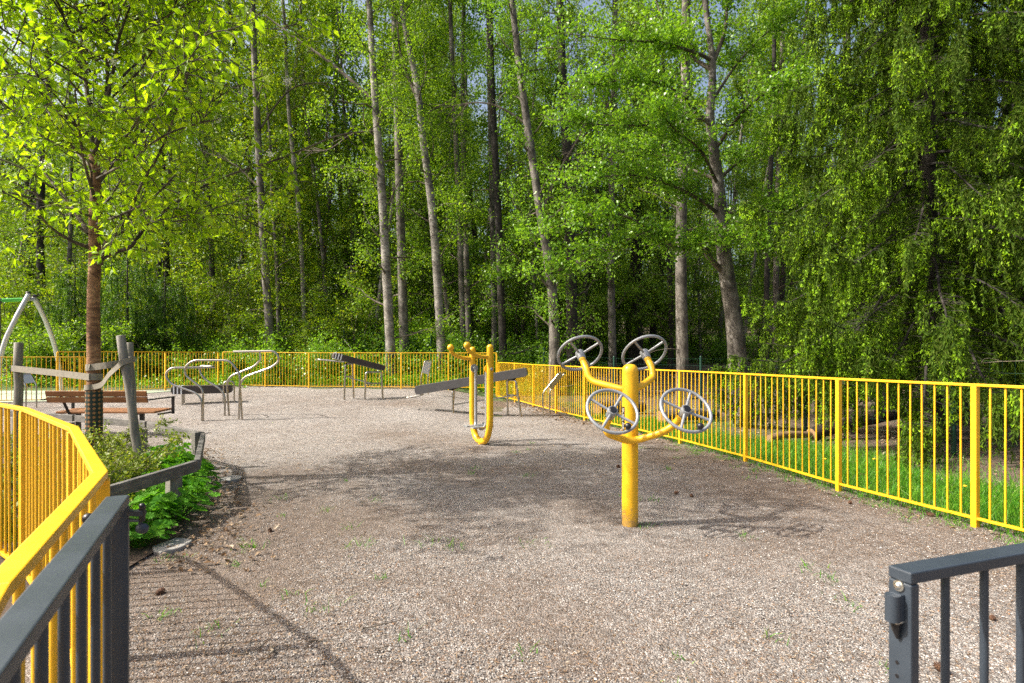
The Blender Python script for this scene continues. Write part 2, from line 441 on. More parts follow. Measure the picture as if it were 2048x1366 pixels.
    u, v = sep.outputs[0], sep.outputs[1]
    s1 = mth('SINE', mth('MULTIPLY', mth('ADD', u, v), 6.2832)); s2 = mth('SINE', mth('MULTIPLY', mth('SUBTRACT', u, v), 6.2832))
    pr = mth('MULTIPLY', s1, s2)
    r = ramp(nt, [(.0, (.012, .028, .022)), (.22, (.014, .034, .026)), (.30, (.26, .125, .05)), (1, (.34, .17, .07))], pr)
    nt.links.new(r.outputs[0], b.inputs['Base Color']); b.inputs['Roughness'].default_value = .7
    M['guard'] = m
ground_mats()

# ------------------------------------------------------------------ foliage
def rand_unit(rg, n):
    v = rg.normal(size=(n, 3)); return v / np.linalg.norm(v, axis=1, keepdims=True)

def norm(a): return a / np.maximum(np.linalg.norm(a, axis=1, keepdims=True), 1e-9)

def leaf_quads(pos, axis, nrm, L, W, fold=.18):
    """one folded leaf (two quads) per row"""
    axis = norm(axis); side = norm(np.cross(axis, nrm)); up = np.cross(side, axis)
    L = L[:, None]; W = W[:, None]
    b = pos; t = pos + axis * L - up * L * .12
    m = pos + axis * L * .48
    l = pos + axis * L * .42 + side * W * .5 + up * W * fold
    r = pos + axis * L * .42 - side * W * .5 + up * W * fold
    n = len(pos)
    V = np.stack([b, l, t, r, m], 1).reshape(-1, 3)
    i = np.arange(n)[:, None] * 5
    Q = np.concatenate([i + np.array([[0, 4, 2, 1]]), i + np.array([[0, 3, 2, 4]])], 0)
    return V, Q

def card_quads(pos, axis, nrm, L, W):
    axis = norm(axis); side = norm(np.cross(axis, nrm))
    L = L[:, None]; W = W[:, None]
    up = np.cross(side, axis)
    V = np.stack([pos, pos + axis * L * .45 + side * W * .5, pos + axis * L - up * L * .08, pos + axis * L * .45 - side * W * .5], 1).reshape(-1, 3)
    Q = np.arange(len(pos) * 4).reshape(-1, 4)
    return V, Q

def scatter_leaves(rg, anchors, per, spread, size, droop=.3, folded=False, aspect=.62):
    a = np.asarray(anchors, dtype=float)
    pos = np.repeat(a, per, axis=0); n = len(pos)
    pos = pos + rg.normal(size=(n, 3)) * spread
    ax = rand_unit(rg, n); ax[:, 2] -= droop
    nr = rand_unit(rg, n) * .75; nr[:, 2] += .8
    L = size * rg.uniform(.6, 1.3, n); W = L * aspect * rg.uniform(.8, 1.2, n)
    return (leaf_quads if folded else card_quads)(pos, ax, nr, L, W)

def limb_path(rg, p, d, L, n=6, wander=.25, grav=-.05):
    pts = [Vector(p)]; d = Vector(d).normalized()
    for i in range(n):
        d = (d + Vector(rg.normal(size=3)) * wander + Vector((0, 0, grav))).normalized()
        pts.append(pts[-1] + d * L / n)
    return pts

def path_at(pts, t):
    f = t * (len(pts) - 1); i = min(int(f), len(pts) - 2); k = f - i
    return pts[i].lerp(pts[i + 1], k), (pts[i + 1] - pts[i]).normalized()

def grow(rg, mb, trunk, r0, h0, h1, n, L, up=.35, twigs=6, twl=.4, rl=.25, wander=.22, tl=None):
    """limbs and twigs off a trunk path; returns anchor points for leaves"""
    anch = []
    zb, ze = trunk[0].z, trunk[-1].z
    for k in range(n):
        h = h0 + (h1 - h0) * (k + rg.uniform(0, 1)) / n
        t = min(.985, max(.02, (h - zb) / (ze - zb)))
        p, td = path_at(trunk, t)
        az = k * 2.4 + rg.uniform(-.5, .5)
        fr = (h - h0) / max(.1, h1 - h0)
        ll = L * (1 - .55 * fr) * rg.uniform(.6, 1.15)
        d = Vector((math.cos(az), math.sin(az), up + .6 * fr + rg.uniform(-.2, .25)))
        lp = limb_path(rg, p, d, ll, 7, wander, .02)
        rb = max(.012, r0 * rl * (1 - .6 * fr) * rg.uniform(.7, 1.1))
        tube(mb, lp, [rb * (1 - .85 * i / 7) for i in range(8)], 5, False)
        for j in range(twigs):
            tt = rg.uniform(.25, 1.0)
            q, qd = path_at(lp, tt)
            dd = (qd + Vector(rg.normal(size=3)) * .8 + Vector((0, 0, .05)))
            tp = limb_path(rg, q, dd, ll * twl * rg.uniform(.5, 1.1), 4, .3, -.04)
            tube(mb, tp, [rb * .33 * (1 - .8 * i / 4) for i in range(5)], 3, False)
            for s in np.linspace(.25, 1, 7):
                w, _ = path_at(tp, s); anch.append(tuple(w))
        for s in np.linspace(.4, 1, 5):
            w, _ = path_at(lp, s); anch.append(tuple(w))
    return anch

def trunk_mesh(mb, pts, r0, r1, flare=1.5, n=10):
    m = len(pts); rr = []
    for i, p in enumerate(pts):
        t = i / (m - 1); h = p.z - pts[0].z
        rr.append((r0 * (1 - t) + r1 * t) * (1 + (flare - 1) * math.exp(-max(0, h - .15) / .35)))
    tube(mb, pts, rr, n, False)

def set_sink(pts, s=.35):
    a = pts[0] - (pts[1] - pts[0]).normalized() * s
    return [a] + list(pts)

# ------------------------------------------------------------------ camera, light, sky
cam_d = bpy.data.cameras.new('camera'); cam = bpy.data.objects.new('camera', cam_d); C.objects.link(cam)
cam.location = (0, 0, EYE); cam.rotation_euler = (R(90), 0, 0)
cam_d.sensor_width = 36; cam_d.lens = 36 * F / 2048; cam_d.shift_y = (HY - 683) / 2048
cam_d.clip_start = .02; cam_d.clip_end = 2000
cam_d.dof.use_dof = True; cam_d.dof.focus_distance = 5.5; cam_d.dof.aperture_fstop = 8
SC.camera = cam
SC.render.resolution_x, SC.render.resolution_y = 1024, 683

ELEV = R(45)
sun_to = Vector((-.988 * math.cos(ELEV), -.155 * math.cos(ELEV), math.sin(ELEV))).normalized()
sd = bpy.data.lights.new('sun', 'SUN'); sd.energy = 4.2; sd.angle = R(.65); sd.color = (1, .94, .84)
sun = bpy.data.objects.new('sun', sd); C.objects.link(sun)
sun.rotation_euler = (-sun_to).to_track_quat('-Z', 'Y').to_euler(); sun.location = sun_to * 40

w = bpy.data.worlds.new('World'); SC.world = w; w.use_nodes = True
nt = w.node_tree; bg = nt.nodes['Background']
sky = nt.nodes.new('ShaderNodeTexSky'); sky.sky_type = 'NISHITA'; sky.sun_disc = False
sky.sun_elevation = ELEV; sky.sun_rotation = math.atan2(sun_to.x, sun_to.y)
sky.dust_density = 8.0; sky.ozone_density = .6; sky.air_density = 1.0
nt.links.new(sky.outputs[0], bg.inputs[0]); bg.inputs[1].default_value = .15

SC.view_settings.view_transform = 'Standard'; SC.view_settings.look = 'None'; SC.view_settings.gamma = 1
SC.view_settings.exposure = .84
cy = SC.cycles
cy.max_bounces = 9; cy.diffuse_bounces = 6; cy.glossy_bounces = 3; cy.transmission_bounces = 6; cy.transparent_max_bounces = 4
cy.use_denoising = False
try: cy.denoiser = 'OPENIMAGEDENOISE'; cy.denoising_prefilter = 'ACCURATE'
except Exception: pass
cy.sample_clamp_indirect = 8

# ------------------------------------------------------------------ ground
def grid_sheet(name, xs, ys, mat, dz=0.0, planes=(), rough=0.0):
    bm = bmesh.new()
    vv = [[None] * len(xs) for _ in ys]
    for j, y in enumerate(ys):
        for i, x in enumerate(xs):
            z = zt(x, y) + dz
            if rough: z += rough * (math.sin(x * 3.1 + math.sin(y * 2.3)) * .5 + math.sin(y * 4.7 + x * 1.3) * .5)
            vv[j][i] = bm.verts.new((x, y, z))
    for j in range(len(ys) - 1):
        for i in range(len(xs) - 1):
            bm.faces.new((vv[j][i], vv[j][i + 1], vv[j + 1][i + 1], vv[j + 1][i]))
    for a, b in planes:          # keep what lies left of a->b
        d = Vector((b[0] - a[0], b[1] - a[1], 0)); n = Vector((d.y, -d.x, 0))
        bmesh.ops.bisect_plane(bm, geom=bm.verts[:] + bm.edges[:] + bm.faces[:], plane_co=(a[0], a[1], 0), plane_no=n, clear_outer=True)
    for f in bm.faces: f.smooth = True
    me = bpy.data.meshes.new(name); bm.to_mesh(me); bm.free(); me.materials.append(mat)
    o = bpy.data.objects.new(name, me); C.objects.link(o); o['kind'] = 'structure'
    return o

def fr(a, b, s): return [a + (b - a) * i / round((b - a) / s) for i in range(round((b - a) / s) + 1)]
xs = [-900, -500, -250, -150] + fr(-100, -40, 6) + fr(-38, 38, 1.0) + fr(40, 100, 6) + [150, 250, 500, 900]
ys = [-300, -100, -40, -15] + fr(-8, 60, 1.0) + fr(62, 120, 6) + [150, 250, 500, 900]
grid_sheet('ground', xs, ys, M['floor'])
GP = [((6.3, -4), (2.85, 8.8)), ((2.85, 8.8), (-.30, 18.4)), ((-.30, 17.9), (-9.9, 19.6)), ((-9.9, 19.6), (-16, 13)), ((-16, 13), (-16, -4))]
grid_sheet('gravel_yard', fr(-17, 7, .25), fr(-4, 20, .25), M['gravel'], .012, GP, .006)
SP = [((-10.95, 14.7), (-10.1, 17.4)), ((-10.1, 17.4), (-22, 17.2)), ((-22, 17.2), (-22, 12.25)), ((-22, 12.25), (-10.95, 14.7))]
grid_sheet('rubber_safety_surface', fr(-23, -7, .5), fr(10, 18, .5), M['safety'], .026, SP)
BP = [((-1.75, 2.9), (-2.55, 4.4)), ((-2.55, 4.4), (-2.62, 5.2)), ((-2.62, 5.2), (-3.75, 7.1)), ((-3.75, 7.1), (-5.3, 8.25)), ((-5.3, 8.25), (-12, 11.6)), ((-12, 11.6), (-12, 8.0)), ((-12, 8.0), (-1.75, 2.9))]
# the last edge follows the yellow fence
grid_sheet('bed_soil', fr(-12, -1, .25), fr(2, 12, .25), M['bed'], .03, BP[:6] + [((-12, 9.3), (-1.6, 2.2))], .012)

# ------------------------------------------------------------------ yellow fences
def fence(name, label, pts, H, gap, group=None, post_at=None, barmat=None, zoff=0.085, post=.045, railw=.042, extra_post=()):
    """pts: ground points (x, y, z) of the posts"""
    root = thing(name, label, 'fence', pts[0], group)
    o = Vector(pts[0])
    bars = []
    rail_t, rail_b = MB(), MB()
    for i, p in enumerate(pts):
        p = Vector(p) - o
        if post_at is None or i in post_at:
            q = Vector(pts[min(i + 1, len(pts) - 1)]) - Vector(pts[max(i - 1, 0)]); q.z = 0; q.normalize()
            pm = MB(); beam(pm, p + Vector((0, 0, -.2)), p + Vector((0, 0, H - .012)), post, post, q)
            pm.build('post', M['yellow_worn'], root, .003)
    for a, b in zip(pts[:-1], pts[1:]):
        a = Vector(a) - o; b = Vector(b) - o
        beam(rail_t, a + Vector((0, 0, H)), b + Vector((0, 0, H)), railw, .022)
        beam(rail_b, a + Vector((0, 0, zoff)), b + Vector((0, 0, zoff)), .036, .020)
        d = (b - a); n = max(2, round(Vector((d.x, d.y, 0)).length / gap))
        for k in range(1, n): bars.append(a.lerp(b, k / n))
    rail_t.build('top_rail', M['yellow_worn'], root, .003); rail_b.build('bottom_rail', M['yellow_worn'], root, .003)
    bars.sort(key=lambda q: (q + o).length)
    um = MB(); tube(um, [(0, 0, 0), (0, 0, 1)], .0078, 8, False)
    proto = None
    hb = H - zoff
    for k, q in enumerate(bars[:100]):
        if proto is None:
            proto = um.build('bar', M['yellow_worn'], root); ob = proto
        else:
            ob = proto.copy(); C.objects.link(ob); ob.parent = root
        ob.location = q + Vector((0, 0, zoff)); ob.scale = (1, 1, hb); ob.rotation_euler = (rnd.gauss(0, .0022), rnd.gauss(0, .0022), 0)
    if len(bars) > 100:
        mb = MB()
        for q in bars[100:]: tube(mb, [q + Vector((0, 0, zoff)), q + Vector((0, 0, H))], .0078, 6, False)
        mb.build('bars', M['yellow_worn'], root)['kind'] = 'stuff'
    return root

def gp(px, d, z=None):
    x = (px - CX) * d / F
    return (x, d, 0.0 if z is None else z)

FR = [(4.32, 3.0, 0), (3.76, 4.62, 0), (3.364, 5.86, 0), (3.063, 7.46, 0), (2.66, 9.0, 0), (2.13, 10.62, 0), (1.57, 12.25, 0), (1.07, 13.75, 0), (.585, 15.4, 0), (.09, 17.0, .02), (-.43, 18.25, .03)]
fence('yellow_fence', 'long yellow bar fence running back along the grass beyond the steering wheels', FR, 1.165, .107)
A0 = Vector((-.50, 18.3, .30)); A1 = Vector((-6.75, 18.9, .31)); A2 = Vector((-9.9, 19.5, .34))
FA = [tuple(A0.lerp(A1, k / 4)) for k in range(5)] + [tuple(A1.lerp(A2, .5)), tuple(A2)]
fence('yellow_fence', 'yellow bar fence across the far edge below the wooded bank', FA, 1.20, .107)
B0 = Vector((-10.02, 19.4, .34)); B1 = Vector((-11.3, 15.6, .33))
fence('yellow_fence', 'short yellow fence run angling forward behind the two leaning stakes', [tuple(B0.lerp(B1, k / 2)) for k in range(3)] + [(-11.9, 14.9, .32)], 1.19, .11)
fence('yellow_fence', 'slightly lower yellow fence behind the lone left stake beside the swing', [(-10.95, 14.6, .21), (-11.05, 14.55, .21), (-12.4, 14.25, .21), (-13.9, 13.9, .21), (-15.4, 13.6, .21)], 1.165, .11)
kN = .330 / .235
NF = [(-.27, .10, -.0)] + [(x * kN, y_ * kN, 0) for x, y_ in ((-.514, .565), (-.812, 1.122), (-1.41, 1.83), (-2.15, 2.51), (-2.80, 2.98), (-3.5, 3.48), (-4.3, 4.05))]
fence('yellow_fence', 'near yellow fence bending around the planted bed beside the open dark gate', NF, 1.07, .105, railw=.036, post_at={0, 2, 3, 4, 5, 6, 7})

# ------------------------------------------------------------------ dark gates
def gate(label, p0, p1, H, latch):
    p0, p1 = Vector(p0), Vector(p1)
    root = thing('metal_gate', label, 'gate', p0)
    d = (p1 - p0); L = d.length; d.normalize(); s = d.cross(Vector((0, 0, 1)))
    fr_ = MB(); Z = Vector((0, 0, 1))
    beam(fr_, Z * (H - .02) , d * L + Z * (H - .02), .04, .02)
    beam(fr_, Z * .10 + d * .022, d * (L - .022) + Z * .10, .038, .02)
    beam(fr_, Z * .09 + d * .010, Z * (H - .031) + d * .010, .04, .02, d)
    beam(fr_, Z * .09 + d * (L - .010), Z * (H - .031) + d * (L - .010), .04, .02, d)
    fr_.build('gate_frame', M['anthracite'], root, .0025)
    n = round((L - .02) / .105)
    for k in range(1, n):
        b = MB(); q = d * (.01 + (L - .02) * k / n)
        tube(b, [q + Z * .108, q + Z * (H - .029)], .0068, 10, False); b.build('bar', M['anthracite'], root)
    return root, d, s, Z

g, d, s, Z = gate('open dark grey gate leaf with round striker and two holes, alone at the gravel edge', (.655, .962, 0), (1.64, 1.31, 0), 1.05, 1)
# striker on the end post of the gate leaf that stands free
e = -d
lt = MB(); tube(lt, [e * .004 + Z * .925, e * .004 + Z * .962], .0085, 14); 
lb = MB()
tube(lb, [e * .016 + Z * .955, e * .016 + Z * .999], .0115, 16)
beam(lb, e * .005 + Z * .955, e * .005 + Z * 1.0, .019, .010, d)
lb.build("striker", M["anthracite"], g, .0012)
pl = MB(); beam(pl, e * .010 + Z * .9535, e * .010 + Z * .9565, .021, .021, d); pl.build('striker_plate', M['zinc'], g)
tp = MB(); tube(tp, [e * .010 + Z * .953, e * .008 + Z * .938, e * .004 + Z * .924], [.008, .006, .003], 12); tp.build('striker_tongue', M['black'], g)
sb = MB(); tube(sb, [e * .0 + Z * 1.012, e * .003 + Z * 1.012], .0092, 18); sb.build('washer', M['zinc'], g)
sb = MB(); tube(sb, [e * .003 + Z * 1.012, e * .0065 + Z * 1.012, e * .008 + Z * 1.012], [.0062, .0058, .003], 14); sb.build('bolt', M['zinc'], g)
for zz in (.880, .857):
    h = MB(); tube(h, [e * .0001 + Z * zz - s * .004, e * .0006 + Z * zz - s * .004], .0034, 12); h.build('bolt_hole', M['black'], g)

g, d, s, Z = gate('dark grey gate leaf folded open against the near yellow fence, latch arm sticking out', (-.800, 1.155, 0), (-.24, .03, 0), 1.127, 0)
e = -d; rgt = Vector((1, -.12, 0)).normalized()
ar = MB(); beam(ar, rgt * .01 + Z * 1.0830, rgt * .058 + Z * 1.0830, .014, .011); beam(ar, rgt * .01 + Z * 1.0680, rgt * .052 + Z * 1.0680, .012, .005)
ar.build('latch_arm', M['anthracite'], g, .0015)
pn = MB(); tube(pn, [rgt * .054 + Z * 1.0670, rgt * .054 + Z * 1.0960], .0055, 14); ball(pn, rgt * .054 + Z * 1.0970, .0062); pn.build('latch_pin', M['black'], g)
kn = MB(); ball(kn, rgt * .054 + Z * 1.0520, .0115, sc=(1.15, .8, .95)); tube(kn, [rgt * .05 + Z * 1.0550, rgt * .05 + Z * 1.0690], .004, 8); kn.build('latch_knob', M['anthracite'], g)
pv = MB(); tube(pv, [Vector((-.03, .0, 1.07)), Vector((-.055, 0, 1.07))], .008, 12); ball(pv, Vector((-.06, 0, 1.07)), .011); pv.build('latch_pivot', M['black'], g)
for zz in (1.07, 1.042):
    sb = MB(); q = -s * .0 + Z * zz + d * .012 + s * .0205; ball(sb, q, .0045, sc=(1, 1, 1)); sb.build('bolt', M['zinc'], g)

# ------------------------------------------------------------------ arm wheel station
PX, PY = .969, 4.672
st = thing('arm_wheel_station', 'yellow exercise post carrying four grey steering wheels on curved arms', 'exercise station', (PX, PY, 0))
O = Vector((PX, PY, 0))
m = MB(); prof = [(.066, -.25), (.066, 1.27), (.064, 1.29), (.057, 1.31), (.044, 1.325), (.026, 1.333), (.004, 1.3355)]
tube(m, [(0, 0, z) for r, z in prof], [r for r, z in prof], 32, True); post_ob = m.build('post', M['yellow_post'], st)
lab = MB(); vs = []; fs = []
for k in range(5):
    a = R(188 + 30 * k / 4)
    for z in (.79, .985): vs.append((.0672 * math.cos(a), .0672 * math.sin(a), z))
for k in range(4): fs.append((2 * k, 2 * k + 2, 2 * k + 3, 2 * k + 1))
lab.add(vs, fs, True); sticker = lab.build('sticker', M['black'], post_ob)
tx = MB()
for k in range(26):
    z = .80 + k * .0068
    if k in (9, 10, 19): continue
    a0 = 192; a1 = 192 + 14 + 9 * ((k * 7) % 5) / 5
    if k > 20: a0, a1 = 192, 214
    v = [(.0680 * math.cos(R(a)), .0680 * math.sin(R(a)), zz) for a in (a0, (a0 + a1) / 2, a1) for zz in (z, z + .0026)]
    tx.add(v, [(0, 2, 3, 1), (2, 4, 5, 3)])
tx.build('sticker_print', M['white'], post_ob)
nf = Vector((.15, -.755, .638)).normalized(); nb = Vector((-.17, .72, .67)).normalized()
def steering_wheel(c, n, rot, knob_dir):
    c = Vector(c) - O; n = n.normalized()
    a = Vector((0, 0, 1)); a = (a - n * a.dot(n)).normalized(); b = n.cross(a)
    ri = MB(); torus(ri, c, n, .198, .0130, 56, 12); wh = ri.build('wheel', M['wheelgrey'], st)
    for k in range(4):
        t = rot + k * math.pi / 2; e = a * math.cos(t) + b * math.sin(t)
        sp = MB(); tube(sp, [c - n * .012 + e * .03, c - n * .004 + e * .19], .0110, 12, False); sp.build('spoke', M['wheelgrey'], wh)
    hb = MB(); tube(hb, [c - n * .075, c - n * .07, c - n * .01, c + n * .012, c + n * .018], [.030, .036, .040, .040, .036], 24); hb.build('hub', M['wheelgrey'], wh)
    cp = MB(); tube(cp, [c + n * .018, c + n * .023, c + n * .024], [.030, .029, .022], 22); cp.build('hub_cap', M['black'], wh)
    e = a * math.cos(knob_dir) + b * math.sin(knob_dir); q = c + e * .180
    kb = MB(); tube(kb, [q, q + n * .03], .009, 10); ball(kb, q + n * .045, .0255, 18, 12); kb.build('knob', M['black'], wh)
    return c
def wpos(px, py, d): return P(px, py, d)
HL = steering_wheel(wpos(1225, 822, 4.36), nf, R(52), R(-158)); HR = steering_wheel(wpos(1372, 820, 4.38), nf, R(60), R(-168))
BL = steering_wheel(wpos(1160, 707, 5.05), nb, R(48), R(150)); BR = steering_wheel(wpos(1289, 706, 5.05), nb, R(44), R(150))
def Q(px, py, d): return P(px, py, d) - O
am = MB(); tube(am, fillet([HL - nf * .06, HL - nf * .13 + Vector((-.02, 0, -.05)), Q(1216, 868, 4.46), Q(1262, 884, 4.59), Q(1322, 866, 4.50), HR - nf * .14 + Vector((-.05, 0, -.05)), HR - nf * .06], .09, 8), .029, 16); am.build('arm', M['yellow'], st)
am = MB(); tube(am, fillet([BL - nb * .07, BL - nb * .19 + Vector((.0, 0, .01)), Q(1180, 762, 4.86), Q(1246, 779, 4.70), Vector((0, .02, 1.13))], .10, 8), .029, 16); am.build('arm', M['yellow'], st)
am = MB(); tube(am, fillet([BR - nb * .07, BR - nb * .19, Q(1306, 755, 4.88), Q(1277, 776, 4.72), Vector((0, .02, 1.13))], .10, 8), .029, 16); am.build('arm', M['yellow'], st)

# ------------------------------------------------------------------ pendulum walker (yellow U frame)
O = Vector((-.50, 8.95, 0))
wk = thing('pendulum_walker', 'yellow U shaped walking trainer with ball ended handles and grey pedals', 'exercise station', O)
Ft = P(980, 712, 8.75); Ft.z = 0; Bt = P(945, 712, 9.25); Bt.z = 0
Fp, Bp = Ft - O, Bt - O
m = MB(); pts = [Fp + Z * 1.53, Fp + Z * .30, Fp.lerp(Bp, .22) + Z * .055, Fp.lerp(Bp, .78) + Z * .055, Bp + Z * .30, Bp + Z * 1.50]
tube(m, fillet(pts, .30, 12), .051, 18)
for q in (Fp + Z * 1.53, Bp + Z * 1.50): ball(m, q, .051, 18, 10)
m.build('frame', M['yellow'], wk)
m = MB(); q = Fp.lerp(Bp, .5); tube(m, [q + Z * -.2, q + Z * .05], .045, 16); m.build('base_stub', M['yellow'], wk)
hd = Vector((-.87, -.5, 0))
for q, s0 in ((Fp, 1.39), (Bp, 1.365)):
    m = MB(); e = spline([q + Z * s0, q + hd * .14 + Z * (s0 + .0), q + hd * .27 + Z * (s0 + .035), q + hd * .36 + Z * (s0 + .09), q + hd * .385 + Z * (s0 + .15)], 6)
    tube(m, e, .030, 14); h = m.build('handle', M['yellow'], wk)
    m = MB(); ball(m, e[-1] + Z * .02, .055, 20, 12); m.build('handle_ball', M['yellow'], h)
ud = (Bp - Fp).normalized()
for q, sgn in ((Fp, 1), (Bp, -1)):
    b0 = q + ud * sgn * .052 + Z * 1.20
    m = MB(); tube(m, [b0, b0 + ud * sgn * .018], .066, 24); bd = m.build('bearing', M['wheelgrey'] if sgn < 0 else M['yellow'], wk)
    m = MB(); tube(m, [b0 + ud * sgn * .018, b0 + ud * sgn * .05], .032, 18); tube(m, [b0 + ud * sgn * .05, b0 + ud * sgn * .06], .02, 12); m.build('axle', M['wheelgrey'], bd)
    bq = q - ud * sgn * .047 + Z * 1.20
    m = MB(); ball(m, bq, .026, 14, 8); m.build('bolt', M['wheelgrey'], wk)
    top = q + ud * sgn * .115 + Z * 1.19
    m = MB(); tube(m, fillet([top, top - Z * .86, top - Z * .93 + hd * .04 + ud * sgn * .05, top - Z * .93 + hd * .06 + ud * sgn * .10], .08, 6), .024, 14); m.build('pendulum_arm', M['wheelgrey'], wk)
    pc = top - Z * .90 + ud * sgn * .07 + hd * .02
    m = MB(); beam(m, pc - hd * .15, pc + hd * .20, .13, .022); beam(m, pc - hd * .15 + Z * .022, pc - hd * .13 + Z * .022, .13, .03)
    m.build('pedal', M['wheelgrey'], wk, .004)

# ------------------------------------------------------------------ sit-up benches
def board(mb, p0, p1, w, th, yaw=None):
    p0, p1 = Vector(p0), Vector(p1); d = (p1 - p0); L = d.length; d.normalize()
    s = d.cross(Vector((0, 0, 1))).normalized(); u = s.cross(d)
    # rounded ends in the side view
    prof = []; rr = th * .33
    for cx_, cz_, a0 in ((L - rr, th - rr, 90), (L - rr, rr, 0), (rr, rr, -90), (rr, th - rr, -180)):
        for k in range(5):
            a = R(a0 - 90 * k / 4); prof.append((cx_ + rr * math.cos(a), cz_ + rr * math.sin(a)))
    n = len(prof); vs = [p0 + d * x + u * z + s * sd_ * w / 2 for sd_ in (-1, 1) for x, z in prof]
    fs = [tuple(range(n)), tuple(range(2 * n - 1, n - 1, -1))] + [(i, n + i, n + (i + 1) % n, (i + 1) % n) for i in range(n)]
    mb.add(vs, fs); return d, s, u

def stripe_bands(root, p0, d, s, u, w, th, offs):
    for x in offs:
        m = MB(); c = p0 + d * x + u * th / 2
        beam(m, c - d * .014, c + d * .014, w + .006, th + .006, u); m.build('white_stripe', M['white'], root)

# front one
O = Vector((-.95, 13.2, zt(-.95, 13.2)))
sb_ = thing('situp_bench', 'steeply tilted dark grey exercise board behind the yellow walking trainer', 'exercise bench', O)
p0 = P(834, 789, 13.3) - O; p1 = P(1056, 752, 13.1) - O
m = MB(); d, s, u = board(m, p0, p1, .32, .20); m.build('board', M['rubber'], sb_, .006)
m = MB(); a = p0 + d * .12 - u * .03; tube(m, fillet([a + s * .14, a + s * .14 - d * .36, a - s * .14 - d * .36, a - s * .14], .07), .018, 10); m.build('foot_loop', M['steel'], sb_)
for t, sp_ in ((.33, .10), (.86, .10)):
    c = p0 + d * ((p1 - p0).length * t) - u * .0
    gz = -.15
    m = MB()
    if t < .5: pts = [Vector((c.x + .02, c.y - .17, gz)), c + s * .13 - u * .03, c - s * .13 - u * .03, Vector((c.x - .05, c.y + .17, gz))]
    else: pts = [Vector((c.x + .22, c.y - .15, gz)), Vector((c.x + .08, c.y - .12, c.z - .03)), Vector((c.x - .12, c.y + .12, c.z - .03)), Vector((c.x - .10, c.y + .15, gz))]
    tube(m, fillet(pts, .08), .024, 12); m.build('leg', M['steel'], sb_)
    m = MB(); beam(m, c - d * .09 - u * .012, c + d * .09 - u * .012, .2, .024, u); m.build('bracket', M['black'], sb_)
cl = p0 + d * ((p1 - p0).length * .33); cr_ = p0 + d * ((p1 - p0).length * .86)
m = MB(); tube(m, [Vector((cl.x - .02, cl.y, .22)), Vector((cr_.x + .1, cr_.y, .45))], .016, 10); m.build('tie_rod', M['steel'], sb_)
m = MB(); tube(m, [Vector((cr_.x - .11, cr_.y + .14, .45)), Vector((cr_.x + .14, cr_.y - .13, .45))], .016, 10); m.build('crossbar', M['steel'], sb_)
# back left one
O = Vector((-4.1, 15.0, zt(-4.1, 15.0)))
sb_ = thing('situp_bench', 'dark brown exercise board sloping down to the right by the far yellow fence', 'exercise bench', O)
p0 = P(664, 716, 14.7) - O; p1 = P(766, 742, 15.3) - O
m = MB(); d, s, u = board(m, p0, p1, .32, .15); m.build('board', M['brownboard'], sb_, .005)
stripe_bands(sb_, p0, d, s, u, .32, .15, (.05, .12, .19))
m = MB(); a = p0 + d * .3 - u * .02; tube(m, fillet([a + s * .15, a + s * .15 - Vector((.68, 0, -.06)), a - s * .15 - Vector((.68, 0, -.06)), a - s * .15], .08), .02, 10); m.build('foot_loop', M['steel'], sb_)
for xa, xb, top, cb in ((688, 708, 727, 753), (729, 766, 744, 767)):
    a = P(xa, 797, 14.8) - O; b = P(xb, 798, 15.1) - O; zt_ = (P(xa, top, 14.9) - O).z; zc = (P(xa, cb, 14.9) - O).z
    a.z = b.z = -.15
    m = MB(); tube(m, fillet([a, Vector((a.x + .04, a.y, zt_)), Vector((b.x - .04, b.y, zt_)), b], .07), .024, 12); m.build('leg', M['steel'], sb_)
    m = MB(); tube(m, [Vector((a.x + .02, a.y, zc)), Vector((b.x - .02, b.y, zc))], .018, 10); m.build('crossbar', M['steel'], sb_)
m = MB(); tube(m, [P(700, 756, 14.9) - O, P(745, 767, 15.0) - O], .014, 8); m.build('tie_rod', M['steel'], sb_)
# low flat one
O = Vector((-7.65, 14.2, zt(-7.65, 14.2)))
sb_ = thing('situp_bench', 'low flat dark exercise board on short legs behind the curved steel bars', 'exercise bench', O)
p0 = P(344, 788, 14.0) - O; p1 = P(465, 785, 14.5) - O; p1.z = p0.z
m = MB(); d, s, u = board(m, p0, p1, .32, .20); m.build('board', M['brownboard'], sb_, .005)
stripe_bands(sb_, p0, d, s, u, .32, .20, (.06, .14, .22))
for t in (.18, .85):
    c = p0 + d * ((p1 - p0).length * t)
    for sg in (-1, 1):
        q = c + s * sg * .12; m = MB(); tube(m, [Vector((q.x, q.y, -.15)), q + Z * .0], .022, 10); m.build('leg', M['steel'], sb_)
c = p0 + d * ((p1 - p0).length * .86)
m = MB(); tube(m, fillet([c + s * .18 + Z * .0, c + s * .18 + Z * .30, c + s * .18 + d * .24 + Z * .30, c + s * .18 + d * .24 - Z * .35], .1), .02, 10); m.build('foot_loop', M['steel'], sb_)

